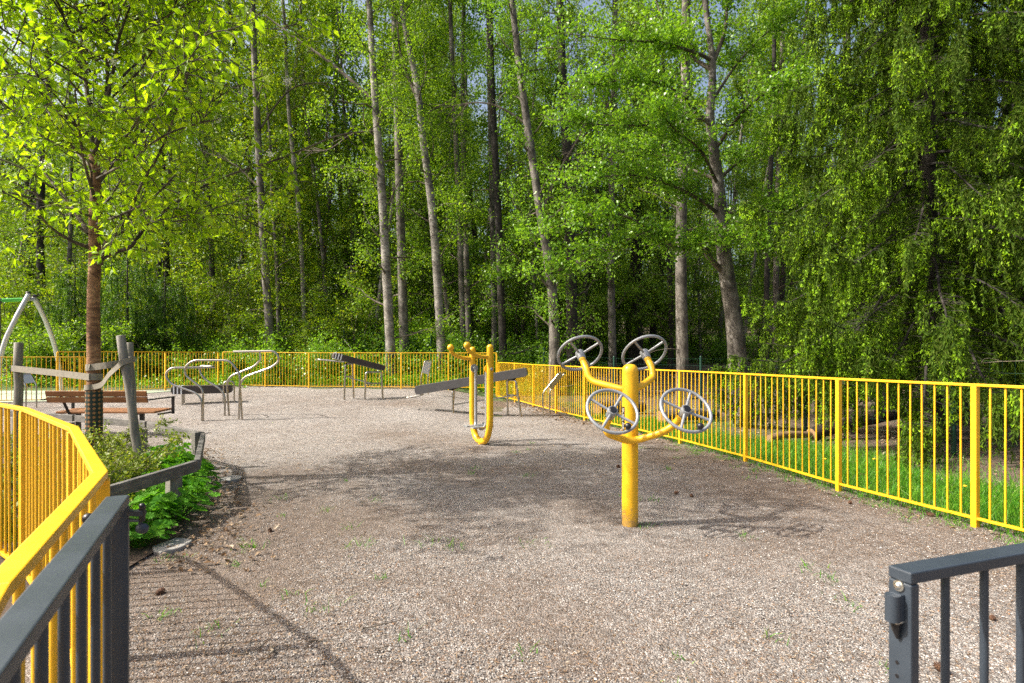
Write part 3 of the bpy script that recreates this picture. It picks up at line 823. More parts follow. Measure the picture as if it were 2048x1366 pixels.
# ------------------------------------------------------------------ curved steel bars
O = Vector((-6.0, 12.0, zt(-6.0, 12.0)))
sbr = thing('curved_bars', 'cluster of curled stainless steel exercise bars on the gravel', 'exercise bars', O)
def c2(x, y, d): return P(320 + x * .2344, 640 + y * .2344, d) - O
def bar(pts, r=.021, rad=.16, name='steel_bar'):
    m = MB(); tube(m, fillet(pts, rad, 8), r, 14); m.build(name, M['steel'], sbr)
bar([c2(358, 862, 11.7), c2(358, 640, 11.7), c2(90, 545, 11.7), c2(40, 465, 11.7), c2(90, 408, 11.7), c2(462, 402, 11.9), c2(462, 396, 12.3), c2(335, 392, 12.4), c2(345, 460, 12.4), c2(400, 520, 12.4), c2(556, 610, 12.4), c2(552, 822, 12.4)], rad=.22)
bar([c2(368, 862, 11.75), c2(368, 590, 11.75), c2(215, 470, 11.75), c2(212, 400, 11.75), c2(280, 343, 11.75), c2(594, 343, 11.8), c2(684, 462, 11.8), c2(672, 850, 11.8)], rad=.12)
bar([c2(700, 846, 11.9), c2(678, 500, 11.9), c2(960, 400, 11.9), c2(1025, 340, 11.9), c2(985, 264, 11.9), c2(625, 270, 11.9)], rad=.22)
bar([c2(590, 822, 12.4), c2(565, 490, 12.4), c2(800, 400, 12.4), c2(858, 340, 12.4), c2(850, 272, 11.95)], rad=.22)

# ------------------------------------------------------------------ information boards
def info_board(label, pa, pb, d, bend, lean, Hh, face, back=None):
    """two bent tubes with a plate between their upper halves"""
    pa, pb = Vector(pa), Vector(pb); o = (pa + pb) / 2
    root = thing('info_board', label, 'sign', o, 'tilted plates on bent steel legs')
    A, B = pa - o, pb - o; lean = Vector(lean)
    m = MB(); tube(m, fillet([A - Z * .2, A + Z * bend, A + Z * bend + lean * .97, B + Z * bend + lean * .97, B + Z * bend, B - Z * .2], .05), .016, 10); m.build('leg_frame', M['steel'], root)
    m = MB(); mid = (A + B) / 2 + Z * bend; w_ = (B - A).length - .03
    sN = (B - A).cross(lean).normalized()
    beam(m, mid + lean * .22, mid + lean * .93, w_, .008, sN); m.build('plate', face, root)
    return root
info_board('white faced tilted plate on bent steel legs before the far yellow fence', at_ground(842, 15.9), at_ground(856, 16.1), 0, .50, (.10, .06, .48), 0, M['white'])
info_board('tilted plate seen edge on beside the long yellow fence', (.70, 12.75, 0), (.86, 13.05, 0), 0, .58, (.37, .02, .45), 0, M['wheelgrey'])
info_board('pale tilted plate on bent steel legs behind the lone left stake', at_ground(52, 13.3), at_ground(73, 13.5), 0, .55, (-.20, .05, .28), 0, M['alu'])

# ------------------------------------------------------------------ park bench
O = Vector((-7.0, 9.8, 0))
bn = thing('park_bench', 'oiled wooden bench with dark metal frame, turned away behind the young tree', 'bench', O)
m = MB(); yb = -.12
for k, (z, y) in enumerate(((.765, -.10), (.66, -.075), )):
    beam(m, (-.85, y + yb, z), (.85, y + yb, z), .026, .098, (0, -.24, 1))
m.build('backrest', M['oiledwood'], bn, .004)
m = MB()
for k in range(5): beam(m, (-.85, .03 + k * .105, .43 + .004 * k), (.85, .03 + k * .105, .43 + .004 * k), .085, .036)
m.build('seat', M['oiledwood'], bn, .004)
for x in (-.62, .50):
    m = MB(); beam(m, (x, .02, .36), (x, -.235, .80), .05, .012, (0, 1, 0)); beam(m, (x, .0, .395), (x, .48, .395), .05, .03)
    beam(m, (x, .20, -.1), (x, .20, .38), .06, .06, (0, 1, 0)); m.build('support', M['black'], bn, .002)
for x in (-.90, .90):
    m = MB(); beam(m, (x, -.24, .665), (x, .47, .665), .055, .022); beam(m, (x, .44, .36), (x, .44, .654), .05, .02, (0, 1, 0)); beam(m, (x, -.0, .395), (x, .45, .395), .02, .03)
    m.build('armrest', M['black'], bn, .003)

# ------------------------------------------------------------------ swing frame
O = Vector((-13.7, 17.0, zt(-13.7, 17.0)))
sw = thing('swing_frame', 'silver arched swing frame leg pair with a green top bar', 'swing', O)
def sq(px, py, d): return P(px, py, d) - O
m = MB(); tube(m, spline([sq(58, 588, 16.6), sq(30, 640, 16.3), sq(5, 700, 16.1), sq(-12, 800, 16.0)], 8), .062, 16); m.build('leg', M['alu'], sw)
m = MB(); tube(m, spline([sq(68, 594, 16.7), sq(95, 650, 17.1), sq(114, 710, 17.4), sq(126, 792, 17.5)], 8), .062, 16); m.build('leg', M['alu'], sw)
m = MB(); tube(m, [sq(72, 598, 16.7), sq(44, 599, 16.6)], .05, 14); m.build('joint', M['wheelgrey'], sw)
for q in (sq(57, 586, 16.6), sq(70, 592, 16.7)):
    m = MB(); ball(m, q, .075, 14, 8, (1, 1, .6)); m.build('cap', M['black'], sw)
m = MB(); tube(m, [sq(46, 599, 16.6), sq(-190, 610, 15.2)], .055, 16); m.build('top_bar', M['brightgreen'], sw)
m = MB(); tube(m, [sq(4, 601, 16.35), sq(-3, 602, 16.3)], .075, 16); m.build('collar', M['black'], sw)
for dx in (.0,):
    m = MB(); tube(m, [sq(1, 604, 16.33), sq(1, 740, 16.33)], .012, 6); m.build('chain', M['black'], sw)
m = MB(); beam(m, sq(-6, 745, 16.3), sq(10, 745, 16.5), .18, .03); m.build('swing_seat', M['black'], sw)

# ------------------------------------------------------------------ knee rail round the bed
kr = thing('knee_rail', 'low weathered timber rail on short posts around the planted bed', 'fence', (-2.82, 5.15, 0))
O = Vector((-2.82, 5.15, 0))
RP = [(-2.95, 3.7), (-2.85, 5.15), (-3.80, 7.0), (-5.25, 8.2), (-6.95, 9.05), (-8.4, 9.7), (-10, 10.4)]
for i, (a, b) in enumerate(zip(RP[:-1], RP[1:])):
    a3, b3 = Vector((*a, .41)) - O, Vector((*b, .41)) - O; dd = (b3 - a3).normalized()
    m = MB(); beam(m, a3 + dd * .03, b3 - dd * .03, .05, .10); m.build('rail', M['greywoodX'], kr, .006)
for (x, y), h in zip(((-2.90, 4.88), (-3.86, 6.98), (-5.30, 8.16), (-6.97, 8.98), (-8.4, 9.62)), (.358, .47, .358, .358, .358)):
    m = MB(); beam(m, Vector((x, y, -.2)) - O, Vector((x, y, h)) - O, .10, .10, (.6, .8, 0)); m.build('post', M['greywood'], kr, .006)

# ------------------------------------------------------------------ forest: trees
RG = np.random.default_rng(11)
TX, TY = -4.59, 6.25

def leaf_obj(name, vq, mat, parent): return np_mesh(name, vq[0], vq[1], mat, parent)

# young tree with its own branch pattern
def young_tree():
    rg = np.random.default_rng(5)
    base = Vector((TX, TY, .02))
    root = thing('young_tree', 'young cherry like tree with bright new leaves tied to stakes', 'tree', base)
    D = 6.25
    def q(x, y, dd=0.0): return P(x, y, D + dd) - base
    tm = MB()
    leader = [Vector((0, 0, -.2)), q(188, 860), q(188, 780), q(187, 600), q(190, 520), q(189, 440), q(192, 369), q(187, 307)]
    sp = spline(leader, 4); zz = [p.z for p in sp]
    tube(tm, sp, [.073 * (1 - .33 * max(0, z - .3) / 3.4) * (1.25 if z < .1 else 1) for z in zz], 16, False)
    br = MB(); limbs = []
    def limb(pts, r0, r1=.006):
        s_ = spline(pts, 5); n = len(s_)
        r0 = r0 * .8; tube(br, s_, [r0 * (1 - i / (n - 1)) + r1 * i / (n - 1) for i in range(n)], 8, False); limbs.append(s_)
    limb([q(187, 310), q(176, 205, .1), q(164, 82, .25), q(150, -20, .4), q(140, -150, .6)], .036)
    limb([q(187, 310), q(205, 246, -.1), q(215, 160, -.15), q(213, 82, -.25), q(205, -30, -.3), q(200, -160, -.4)], .034)
    limb([q(205, 246, -.1), q(230, 123, -.2), q(236, 82, -.3), q(266, -5, -.4), q(300, -110, -.5)], .026)
    limb([q(180, 496), q(140, 480, -.1), q(102, 455, -.25), q(61, 414, -.5), q(-20, 370, -.8)], .026)
    limb([q(180, 470), q(152, 426, .15), q(127, 394, .3), q(74, 324, .6), q(25, 254, .9), q(-30, 190, 1.2)], .032)
    limb([q(110, 380, .35), q(60, 345, .2), q(0, 318, .1), q(-60, 300, .0)], .018)
    limb([q(201, 529), q(213, 484, -.1), q(246, 451, -.2), q(283, 369, -.4), q(328, 287, -.6), q(381, 131, -.9), q(400, 40, -1.0)], .030)
    limb([q(198, 520), q(225, 506, .1), q(262, 492, .15), q(295, 451, .3), q(369, 394, .5), q(451, 353, .7), q(574, 312, .8), q(676, 271, .8), q(745, 262, .8)], .032)
    limb([q(195, 369), q(225, 330, .2), q(266, 287, .4), q(328, 205, .8), q(381, 135, 1.1), q(430, 60, 1.3)], .024)
    limb([q(246, 152, -.25), q(290, 110, .0), q(340, 60, .2), q(394, 8, .4), q(450, -60, .6)], .018)
    limb([q(300, 250, .3), q(380, 230, .4), q(460, 180, .5), q(530, 150, .5)], .014)
    limb([q(176, 205, .1), q(130, 150, .0), q(80, 80, -.2), q(30, 20, -.4), q(-30, -30, -.5)], .018)
    limb([q(170, 150, .2), q(120, 60, .4), q(80, -40, .7)], .014)
    limb([q(190, 430), q(230, 380, .5), q(270, 300, 1.1), q(290, 220, 1.6)], .022)
    limb([q(190, 400), q(170, 330, -.6), q(160, 270, -1.1), q(150, 180, -1.4)], .022)
    limb([q(190, 450), q(240, 430, -.5), q(300, 400, -1.0), q(350, 350, -1.3)], .020)
    limb([q(188, 340), q(140, 290, .7), q(100, 230, 1.3), q(60, 150, 1.7)], .020)
    limb([q(300, 445, .3), q(380, 440, .4), q(460, 430, .5), q(550, 470, .55)], .012)
    limb([q(190, 360), q(260, 320, -.5), q(330, 270, -.9), q(420, 240, -1.1)], .018)
    limb([q(190, 330), q(110, 270, -.6), q(40, 230, -1.0), q(-40, 180, -1.2)], .018)
    for k in range(12):
        h = 2.35 + 3.6 * (k + rg.uniform()) / 12; az = k * 2.4 + .6; p = Vector((rg.normal() * .06, rg.normal() * .06, h))
        lp = limb_path(rg, p, (math.cos(az), math.sin(az), .55 + .12 * (h - 2.3)), (2.5 - .28 * max(0, h - 3.4)) * rg.uniform(.8, 1.12), 10, .10, .0)
        tube(br, lp, [.013 * (1 - .8 * i / 10) for i in range(11)], 6, False); limbs.append(lp)
    for k in range(8):
        az = k * 2.4; lp = limb_path(rg, Vector((rg.normal() * .2, rg.normal() * .2, 5.4 + .12 * k)), (math.cos(az) * .6, math.sin(az) * .6, 1), 1.7, 8, .10, .0)
        tube(br, lp, [.016 * (1 - .8 * i / 8) for i in range(9)], 6, False); limbs.append(lp)
    for k in range(24):
        az = k * 2.4 + .3; h = 4.6 + 1.5 * (k % 8) / 8
        lp = limb_path(rg, Vector((rg.normal() * .25, rg.normal() * .25 - .1, h)), (math.cos(az), math.sin(az) - .4, .5), 2.6 - .5 * (h - 4.7), 10, .09, .0)
        tube(br, lp, [.011 * (1 - .8 * i / 10) for i in range(11)], 6, False); limbs.append(lp)
    for k in range(7):
        az = -math.pi / 2 + (k - 3) * .32; h = 2.9 + .48 * ((k * 3) % 7)
        lp = limb_path(rg, Vector((rg.normal() * .08, -.05, h)), (math.cos(az), math.sin(az), .42), 3.1 - .22 * max(0, h - 3.5), 10, .09, .0)
        tube(br, lp, [.013 * (1 - .8 * i / 10) for i in range(11)], 6, False); limbs.append(lp)
    pos, ax, nr = [], [], []
    def leaves_on(pts, dens):
        L = sum((b - a).length for a, b in zip(pts[:-1], pts[1:])); n = max(2, int(L * dens))
        for k in range(n):
            t = rg.uniform(.15, 1.0); p, dd = path_at(pts, t)
            sd = Vector(rg.normal(size=3)); sd = (sd - dd * sd.dot(dd)).normalized()
            a = sd * .8 + dd * .55 + Vector((0, 0, -.55 + .25 * rg.normal()))
            pos.append(tuple(p + sd * .01)); ax.append(tuple(a)); nr.append(tuple(Vector((0, 0, 1)) + Vector(rg.normal(size=3)) * .75))
    for lp in limbs:
        L = sum((b - a).length for a, b in zip(lp[:-1], lp[1:]))
        leaves_on([path_at(lp, t)[0] for t in np.linspace(.35, 1, 8)], 16)
        nt_ = max(5, int(L * 10.5))
        for k in range(nt_):
            t = rg.uniform(.22, 1.0); p, dd = path_at(lp, t)
            sd = Vector(rg.normal(size=3)); sd = (sd - dd * sd.dot(dd)).normalized()
            tl = rg.uniform(.25, .75) * (1.15 - .45 * t)
            tp = limb_path(rg, p, dd * .6 + sd * .9 + Vector((0, 0, .12)), tl, 5, .18, .0)
            tube(br, tp, [.0062 * (1 - .7 * i / 5) for i in range(6)], 4, False)
            leaves_on(tp, 18)
            if tl > .4:
                for j in range(2):
                    p2, d2 = path_at(tp, rg.uniform(.3, .8)); s2 = Vector(rg.normal(size=3)); s2 = (s2 - d2 * s2.dot(d2)).normalized()
                    t2 = limb_path(rg, p2, d2 * .6 + s2, tl * .5, 4, .2, 0)
                    tube(br, t2, [.004 * (1 - .6 * i / 4) for i in range(5)], 3, False); leaves_on(t2, 18)
    pos, ax, nr = map(np.array, (pos, ax, nr)); n = len(pos)
    L = rg.uniform(.055, .115, n); W = L * rg.uniform(.46, .6, n)
    tm.merge(br).build('trunk', [M['barkcherry'], M['limb']], root)
    leaf_obj('crown', leaf_quads(pos, ax, nr, L, W, .2), M['leafyoung'], root)
    # sparse white blossom clusters
    for (x, y, dd) in ((32, 57, -.4), (575, 162, .5), (228, 122, -.4), (485, 185, .5), (540, 308, .8), (505, 313, .7), (90, 330, .4), (435, 238, .5), (178, 90, -.3)):
        c = q(x, y, dd); a = np.array([tuple(c)])
        leaf_obj('blossom', scatter_leaves(rg, a, 60, .026, .022, 0, False, .9), M['blossom'], root)
    # net guard round the foot of the trunk
    gm = MB(); n, mrow = 20, 12; vs, fs = [], []
    for j in range(mrow + 1):
        z = -.05 + (q(188, 781).z + .05) * j / mrow
        for i in range(n + 1):
            a = 2 * math.pi * i / n; rr = .081 * (1.1 if z < .1 else 1); vs.append((rr * math.cos(a), rr * math.sin(a), z))
    for j in range(mrow):
        for i in range(n): fs.append((j * (n + 1) + i, j * (n + 1) + i + 1, (j + 1) * (n + 1) + i + 1, (j + 1) * (n + 1) + i))
    gm.add(vs, fs, True); go = gm.build('trunk_guard', M['guard'], root)
    uv = go.data.uv_layers.new(name='UV')
    for l in go.data.loops:
        v = go.data.vertices[l.vertex_index].co; i = l.vertex_index % (n + 1)
        uv.data[l.index].uv = (i / n * 5, v.z / .095)
young_tree()

def mkstake(label, a, b, r):
    a, b = Vector(a), Vector(b); m = MB(); n = 7
    pts = [a + (b - a) * (i / (n - 1)) + Vector((.006 * math.sin(i * 2.1), .005 * math.cos(i * 1.7), 0)) for i in range(n)]
    pts[0] = a - Vector((0, 0, .25)); e = (b - a).normalized()
    tube(m, pts + [pts[-1] + e * .006], [r] * n + [r * .8], 14)
    o = m.build('tree_stake', M['greywood'], origin=tuple(a)); tag(o, label, 'stake', 'round stakes around the young tree'); return o
mkstake('upright round stake standing apart to the left of the young tree', (-5.92, 6.8, 0), P(38, 686, 6.8), .046)
mkstake('taller leaning stake in front of its shorter twin, right of the young tree', P(287, 972, 6.0) , P(242, 672, 6.0), .043)
mkstake('shorter leaning stake tucked behind the taller one', (-4.6, 6.95, 0), P(259, 686, 6.9), .042)
def strap(label, pts, hgt):
    m = MB(); pts = spline(pts, 5); vs, fs = [], []
    for i, p in enumerate(pts):
        t = (pts[min(i + 1, len(pts) - 1)] - pts[max(0, i - 1)]).normalized(); sN = t.cross(Vector((0, 0, 1))).normalized(); uN = sN.cross(t)
        for a, b in ((-1, -1), (1, -1), (1, 1), (-1, 1)): vs.append(p + sN * a * .003 + uN * b * hgt / 2)
    n = len(pts)
    for i in range(n - 1):
        for k in range(4): fs.append((4 * i + k, 4 * i + (k + 1) % 4, 4 * i + 4 + (k + 1) % 4, 4 * i + 4 + k))
    fs += [(3, 2, 1, 0), (4 * n - 4, 4 * n - 3, 4 * n - 2, 4 * n - 1)]
    m.add(vs, fs, False); o = m.build('tree_strap', M['strap'], origin=tuple(pts[0])); tag(o, label, 'strap', 'grey straps tying the young tree'); return o
def around(c, r, a0, a1, z0, z1, n=6):
    return [Vector((c[0] + r * math.cos(R(a0 + (a1 - a0) * k / n)), c[1] + r * math.sin(R(a0 + (a1 - a0) * k / n)), z0 + (z1 - z0) * k / n)) for k in range(n + 1)]
zs1, zs2 = P(190, 753, 6.25).z, P(190, 736, 6.25).z
LS = P(38, 737, 6.8); R1 = P(252, 725, 6.0); R2 = P(262, 722, 6.9)
strap('grey strap stretched from the lone left stake to the trunk', around((LS.x, LS.y), .052, 60, 250, LS.z, LS.z)[0:] + [LS.lerp(Vector((TX, TY, zs1)), .5) + Vector((0, -.05, 0))] + around((TX, TY), .075, 235, 400, zs1, zs1 - .005), .072)
strap('grey strap across the trunk to the back of the paired stakes', around((TX, TY), .074, 150, 290, zs2, zs2 + .01) + [Vector((TX + .25, TY - .02, zs2 + .045))] + [R2 + Vector((-.05, -.045, 0)), R2 + Vector((.03, -.055, .02)), R2 + Vector((.055, .0, .02))], .070)
zs3 = P(190, 775, 6.25).z
strap('loose grey strap sagging from the net guard up to the taller stake', around((TX, TY), .086, 150, 300, zs3 - .01, zs3 + .01) + [Vector((TX + .17, TY - .12, zs3 + .04)), Vector((TX + .30, TY - .2, zs3 + .14)), R1 + Vector((-.05, -.05, -.04)), R1 + Vector((.0, -.058, .0)), R1 + Vector((.055, .0, .03)), R1 + Vector((.03, .05, .05))], .058)

# named trunks: pixel path, distance, width in the photo, bark, leaf, limbs, first limb height, label
def forest_tree(name, pts_px, d, wpx, bk, leaf, n, h0, L, label, top=19, per=5, size=.085, spread=.16, up=.35, twigs=6, group=None, seed=1, dside=0.0):
    rg = np.random.default_rng(seed)
    x0 = (pts_px[0][0] - CX) * d / F; base = Vector((x0, d, zt(x0, d)))
    root = thing(name, label, 'tree', base, group)
    pts = [Vector((0, 0, 0))]
    for (px, py) in pts_px[1:]:
        p = P(px, py, d) - base; p.y += dside * p.z; pts.append(p)
    v = (pts[-1] - pts[-2]).normalized()
    while pts[-1].z < top:
        v = (v + Vector(rg.normal(size=3)) * .05 + Vector((0, 0, .15))).normalized(); pts.append(pts[-1] + v * 1.8)
    pts = spline(set_sink(pts), 4)
    r0 = wpx * d / F / 2 * .9
    tm = MB(); trunk_mesh(tm, pts, r0, r0 * .25, 1.45, 12)
    for p, k in zip(pts, range(len(pts))): pass
    lm = MB(); an = grow(rg, lm, pts, r0, h0, top - .5, n, L, up, twigs, .45, .22)
    # dead snags lower down
    for k in range(4):
        h = rg.uniform(1.8, h0); p, _ = path_at(pts, max(.03, h / pts[-1].z)); az = rg.uniform(0, 6.28)
        lp = limb_path(rg, p, (math.cos(az), math.sin(az), .1), rg.uniform(.5, 1.6), 5, .25, -.02); tube(lm, lp, [.016 * (1 - .7 * i / 5) for i in range(6)], 4, False)
    tm.merge(lm).build('trunk', [bk, M['limb']], root)
    leaf_obj('crown', scatter_leaves(rg, an, per, spread, size), leaf, root)
    return root

G_ = 'tall forest trees behind the fences'
bp_, bg_, bd_ = M['barkpale'], M['barkgrey'], M['barkdark']
ly, lmid, ll_ = M['leafyel'], M['leafmid'], M['leaflime']
T = [
 ([(784, 745), (765, 400), (750, 200), (738, 0)], 20.5, 25, bp_, lmid, 26, 5, 3.0, 'tall pale trunk tree rising behind the brown sloping exercise board'),
 ([(810, 720), (800, 400), (790, 50)], 22.5, 25, bg_, lmid, 24, 6, 2.8, 'dark grey trunk close beside the tall pale trunk'),
 ([(886, 745), (868, 460), (845, 270), (835, 180), (808, 40)], 20.5, 22, bp_, lmid, 24, 6, 2.8, 'pale leaning tree whose trunk bends behind the yellow ball handles'),
 ([(928, 720), (917, 400), (905, 130), (900, 0)], 23, 15, bg_, lmid, 18, 6, 2.4, 'left stem of the slim grey twin trunks'),
 ([(939, 720), (930, 420), (925, 200), (928, 0)], 23.6, 15, bg_, lmid, 18, 6, 2.4, 'right stem of the slim grey twin trunks'),
 ([(990, 715), (984, 420), (978, 150)], 24, 14, bg_, ll_, 16, 5, 2.5, 'thin grey trunk left of the flared dark foot'),
 ([(1008, 725), (996, 420), (985, 200), (980, 0)], 22, 20, bd_, ll_, 20, 5, 2.6, 'dark trunk with a flared mossy foot behind the fence corner'),
 ([(1108, 722), (1106, 600), (1080, 420), (1045, 180), (1024, 0)], 19.5, 28, bg_, ll_, 26, 5, 3.0, 'thick grey trunk bending left above the far left wheel'),
 ([(1146, 715), (1140, 450), (1128, 200), (1120, 0)], 21.5, 31, bd_, lmid, 24, 7, 2.8, 'thick dark straight trunk beside the bending grey one'),
 ([(1226, 722), (1222, 480), (1228, 200), (1230, 0)], 23, 20, bg_, lmid, 20, 6, 2.6, 'medium grey trunk between the two upper wheels'),
 ([(1366, 760), (1362, 480), (1370, 200), (1372, 0)], 18.5, 31, bg_, lmid, 22, 8, 2.8, 'straight grey brown trunk standing left of the crooked tree'),
 ([(1531, 735), (1535, 500), (1545, 250), (1550, 0)], 23, 15, bd_, lmid, 16, 6, 2.4, 'thin dark trunk left of the wooden rail'),
 ([(1551, 735), (1553, 500), (1560, 250), (1566, 0)], 24, 17, bg_, lmid, 16, 6, 2.4, 'second thin trunk just left of the wooden rail, slightly thicker'),
 ([(545, 720), (528, 500), (515, 250), (505, 0)], 23, 21, bg_, ly, 22, 5, 2.8, 'grey trunk rising above the curled steel bars'),
 ([(612, 700), (600, 450), (578, 230), (570, 60)], 24.5, 12, bp_, ly, 14, 5, 2.2, 'slender pale stem right of the curled steel bars'),
 ([(660, 715), (640, 450), (610, 200), (600, 0)], 26, 10, bg_, ly, 14, 5, 2.2, 'very thin grey stem left of the mesh fence end post'),
 ([(340, 700), (330, 450), (318, 200)], 25, 16, bd_, ly, 20, 4, 2.8, 'dark trunk in the yellowish thicket right of the young tree'),
 ([(430, 710), (420, 450), (405, 200)], 27, 14, bg_, ly, 18, 4, 2.6, 'grey trunk in the yellowish thicket above the low bench'),
 ([(90, 700), (80, 450), (95, 200)], 25, 18, bd_, lmid, 20, 4, 2.8, 'dark trunk behind the swing frame'),
 ([(1690, 760), (1700, 400), (1690, 0)], 17.5, 24, bd_, lmid, 14, 7, 2.2, 'dark straight trunk behind the hanging spruce boughs'),
]
for i, (pp, d_, wpx, bk, lf, n_, h0, L_, lab_) in enumerate(T):
    tr_ = forest_tree('forest_tree', pp, d_, wpx, bk, lf, int(n_ * 1.25), h0 * .62, L_, lab_, top=17 if d_ < 22 else 19, seed=100 + i, group=G_, per=9, size=.088 if d_ < 22 else .10)

    for px_l, r_ in {0: [([(745, 200), (690, 150), (640, 110), (590, 75), (530, 30)], .075), ([(756, 262), (705, 268), (655, 300), (600, 300)], .04)], 2: [([(838, 205), (815, 150), (800, 100), (794, 40)], .07)],
                     7: [([(1082, 430), (1120, 340), (1165, 260), (1190, 180)], .06), ([(1056, 250), (1000, 215), (950, 205), (890, 215)], .04)], 14: [([(601, 468), (560, 447), (500, 433), (440, 438)], .045)], 10: [([(1364, 330), (1300, 300), (1230, 290), (1150, 310)], .05)],
                     8: [([(1134, 300), (1190, 250), (1230, 180), (1250, 90)], .06)], 13: [([(516, 265), (560, 200), (600, 170), (660, 165)], .045), ([(522, 380), (470, 330), (400, 300)], .04)]}.get(i, []):
        m = MB(); pts = spline([P(x, y_, d_ + .12 * k - .0) - tr_.location for k, (x, y_) in enumerate(px_l)], 5); n = len(pts)
        tube(m, pts, [r_ * (1 - .75 * q / n) for q in range(n)], 8)
        rg_ = np.random.default_rng(i)
        for q in range(14):
            p, dd = path_at(pts, rg_.uniform(.25, 1)); t_ = limb_path(rg_, p, dd + Vector(rg_.normal(size=3)) * .8, rg_.uniform(.4, 1.3), 5, .25, -.03); tube(m, t_, [.014 * (1 - .7 * z_ / 5) for z_ in range(6)], 4, False)
        m.build('branch', M['limb'], tr_)
# the crooked broadleaf tree behind the right fence
def crooked():
    rg = np.random.default_rng(77); d = 13.6
    x0 = (1482 - CX) * d / F; base = Vector((x0, d, zt(x0, d)))
    root = thing('forest_tree', 'crooked tree with low spreading limbs of fresh leaves behind the right fence', 'tree', base, G_)
    def q(x, y, dd=0.0): return P(x, y, d + dd) - base
    tm = MB(); tp = spline([Vector((.02, 0, -.3)), Vector((0, 0, 0)), q(1470, 660), q(1452, 540), q(1442, 450), q(1440, 400), q(1432, 330), q(1420, 240), q(1425, 130), q(1410, 0), q(1400, -140)], 4)
    n = len(tp); tube(tm, tp, [.24 * (1 - .72 * min(1, max(0, p.z) / 9)) * (1 + .5 * math.exp(-max(0, p.z) / .3)) for p in tp], 14, False)
    br = MB(); limbs = []
    def limb(pts, r0):
        s_ = spline(pts, 5); m_ = len(s_); tube(br, s_, [r0 * (1 - .9 * i / (m_ - 1)) for i in range(m_)], 7, False); limbs.append(s_)
    limb([q(1447, 545), q(1415, 510, -.2), q(1408, 480, -.3), q(1390, 497, -.5), q(1350, 495, -.7), q(1300, 460, -.9), q(1240, 430, -1.1), q(1150, 440, -1.3), q(1060, 480, -1.4)], .075)
    limb([q(1300, 460, -.9), q(1230, 490, -1.2), q(1150, 530, -1.4), q(1060, 560, -1.5)], .03)
    limb([q(1440, 430), q(1400, 400, -.3), q(1340, 370, -.6), q(1260, 350, -.9), q(1160, 360, -1.1)], .05)
    limb([q(1440, 425), q(1500, 425, -.2), q(1560, 420, -.3), q(1600, 415, -.3), q(1660, 400, -.3)], .05)
    limb([q(1436, 360), q(1470, 330, .3), q(1510, 300, .6), q(1560, 240, .8)], .05)
    limb([q(1425, 240), q(1370, 240, -.4), q(1300, 250, -.8), q(1210, 250, -1.2), q(1110, 240, -1.3)], .05)
    limb([q(1422, 120), q(1390, 105, -.3), q(1320, 85, -.6), q(1240, 80, -.8), q(1110, 65, -1.0)], .05)
    limb([q(1424, 130), q(1450, 60, .2), q(1455, -20, .3), q(1470, -120, .5)], .06)
    limb([q(1424, 140), q(1380, 110, .2), q(1330, 50, .3), q(1300, -40, .5)], .06)
    limb([q(1430, 300), q(1480, 230, -.6), q(1540, 180, -1.0), q(1600, 150, -1.2)], .045)
    limb([q(1436, 370), q(1400, 300, -.8), q(1350, 260, -1.4), q(1320, 220, -1.8)], .045)
    limb([q(1442, 450), q(1470, 470, -.8), q(1500, 480, -1.4), q(1560, 500, -1.7)], .04)
    limb([q(1428, 260), q(1350, 180, -.6), q(1270, 160, -1.0), q(1180, 170, -1.2)], .04)
    limb([q(1435, 360), q(1360, 330, .5), q(1280, 300, .9), q(1200, 290, 1.1)], .04)
    limb([q(1425, 200), q(1480, 120, .4), q(1540, 60, .7), q(1600, 20, .8)], .04)
    an = []
    for lp in limbs:
        L = sum((b - a).length for a, b in zip(lp[:-1], lp[1:]))
        for k in range(int(L * 14)):
            p, dd = path_at(lp, rg.uniform(.22, 1)); sd_ = Vector(rg.normal(size=3)); sd_.z = abs(sd_.z) * .6
            t_ = limb_path(rg, p, dd * .5 + sd_, rg.uniform(.3, 1.0), 5, .25, .0)
            tube(br, t_, [.009 * (1 - .7 * i / 5) for i in range(6)], 3, False)
            for s_ in np.linspace(.2, 1, 8): an.append(tuple(path_at(t_, s_)[0]))
    tm.merge(br).build('trunk', [M['barkgrey'], M['limb']], root)
    leaf_obj('crown', scatter_leaves(rg, an, 7, .085, .078, .2, False, .7), M['leaflime'], root)
crooked()

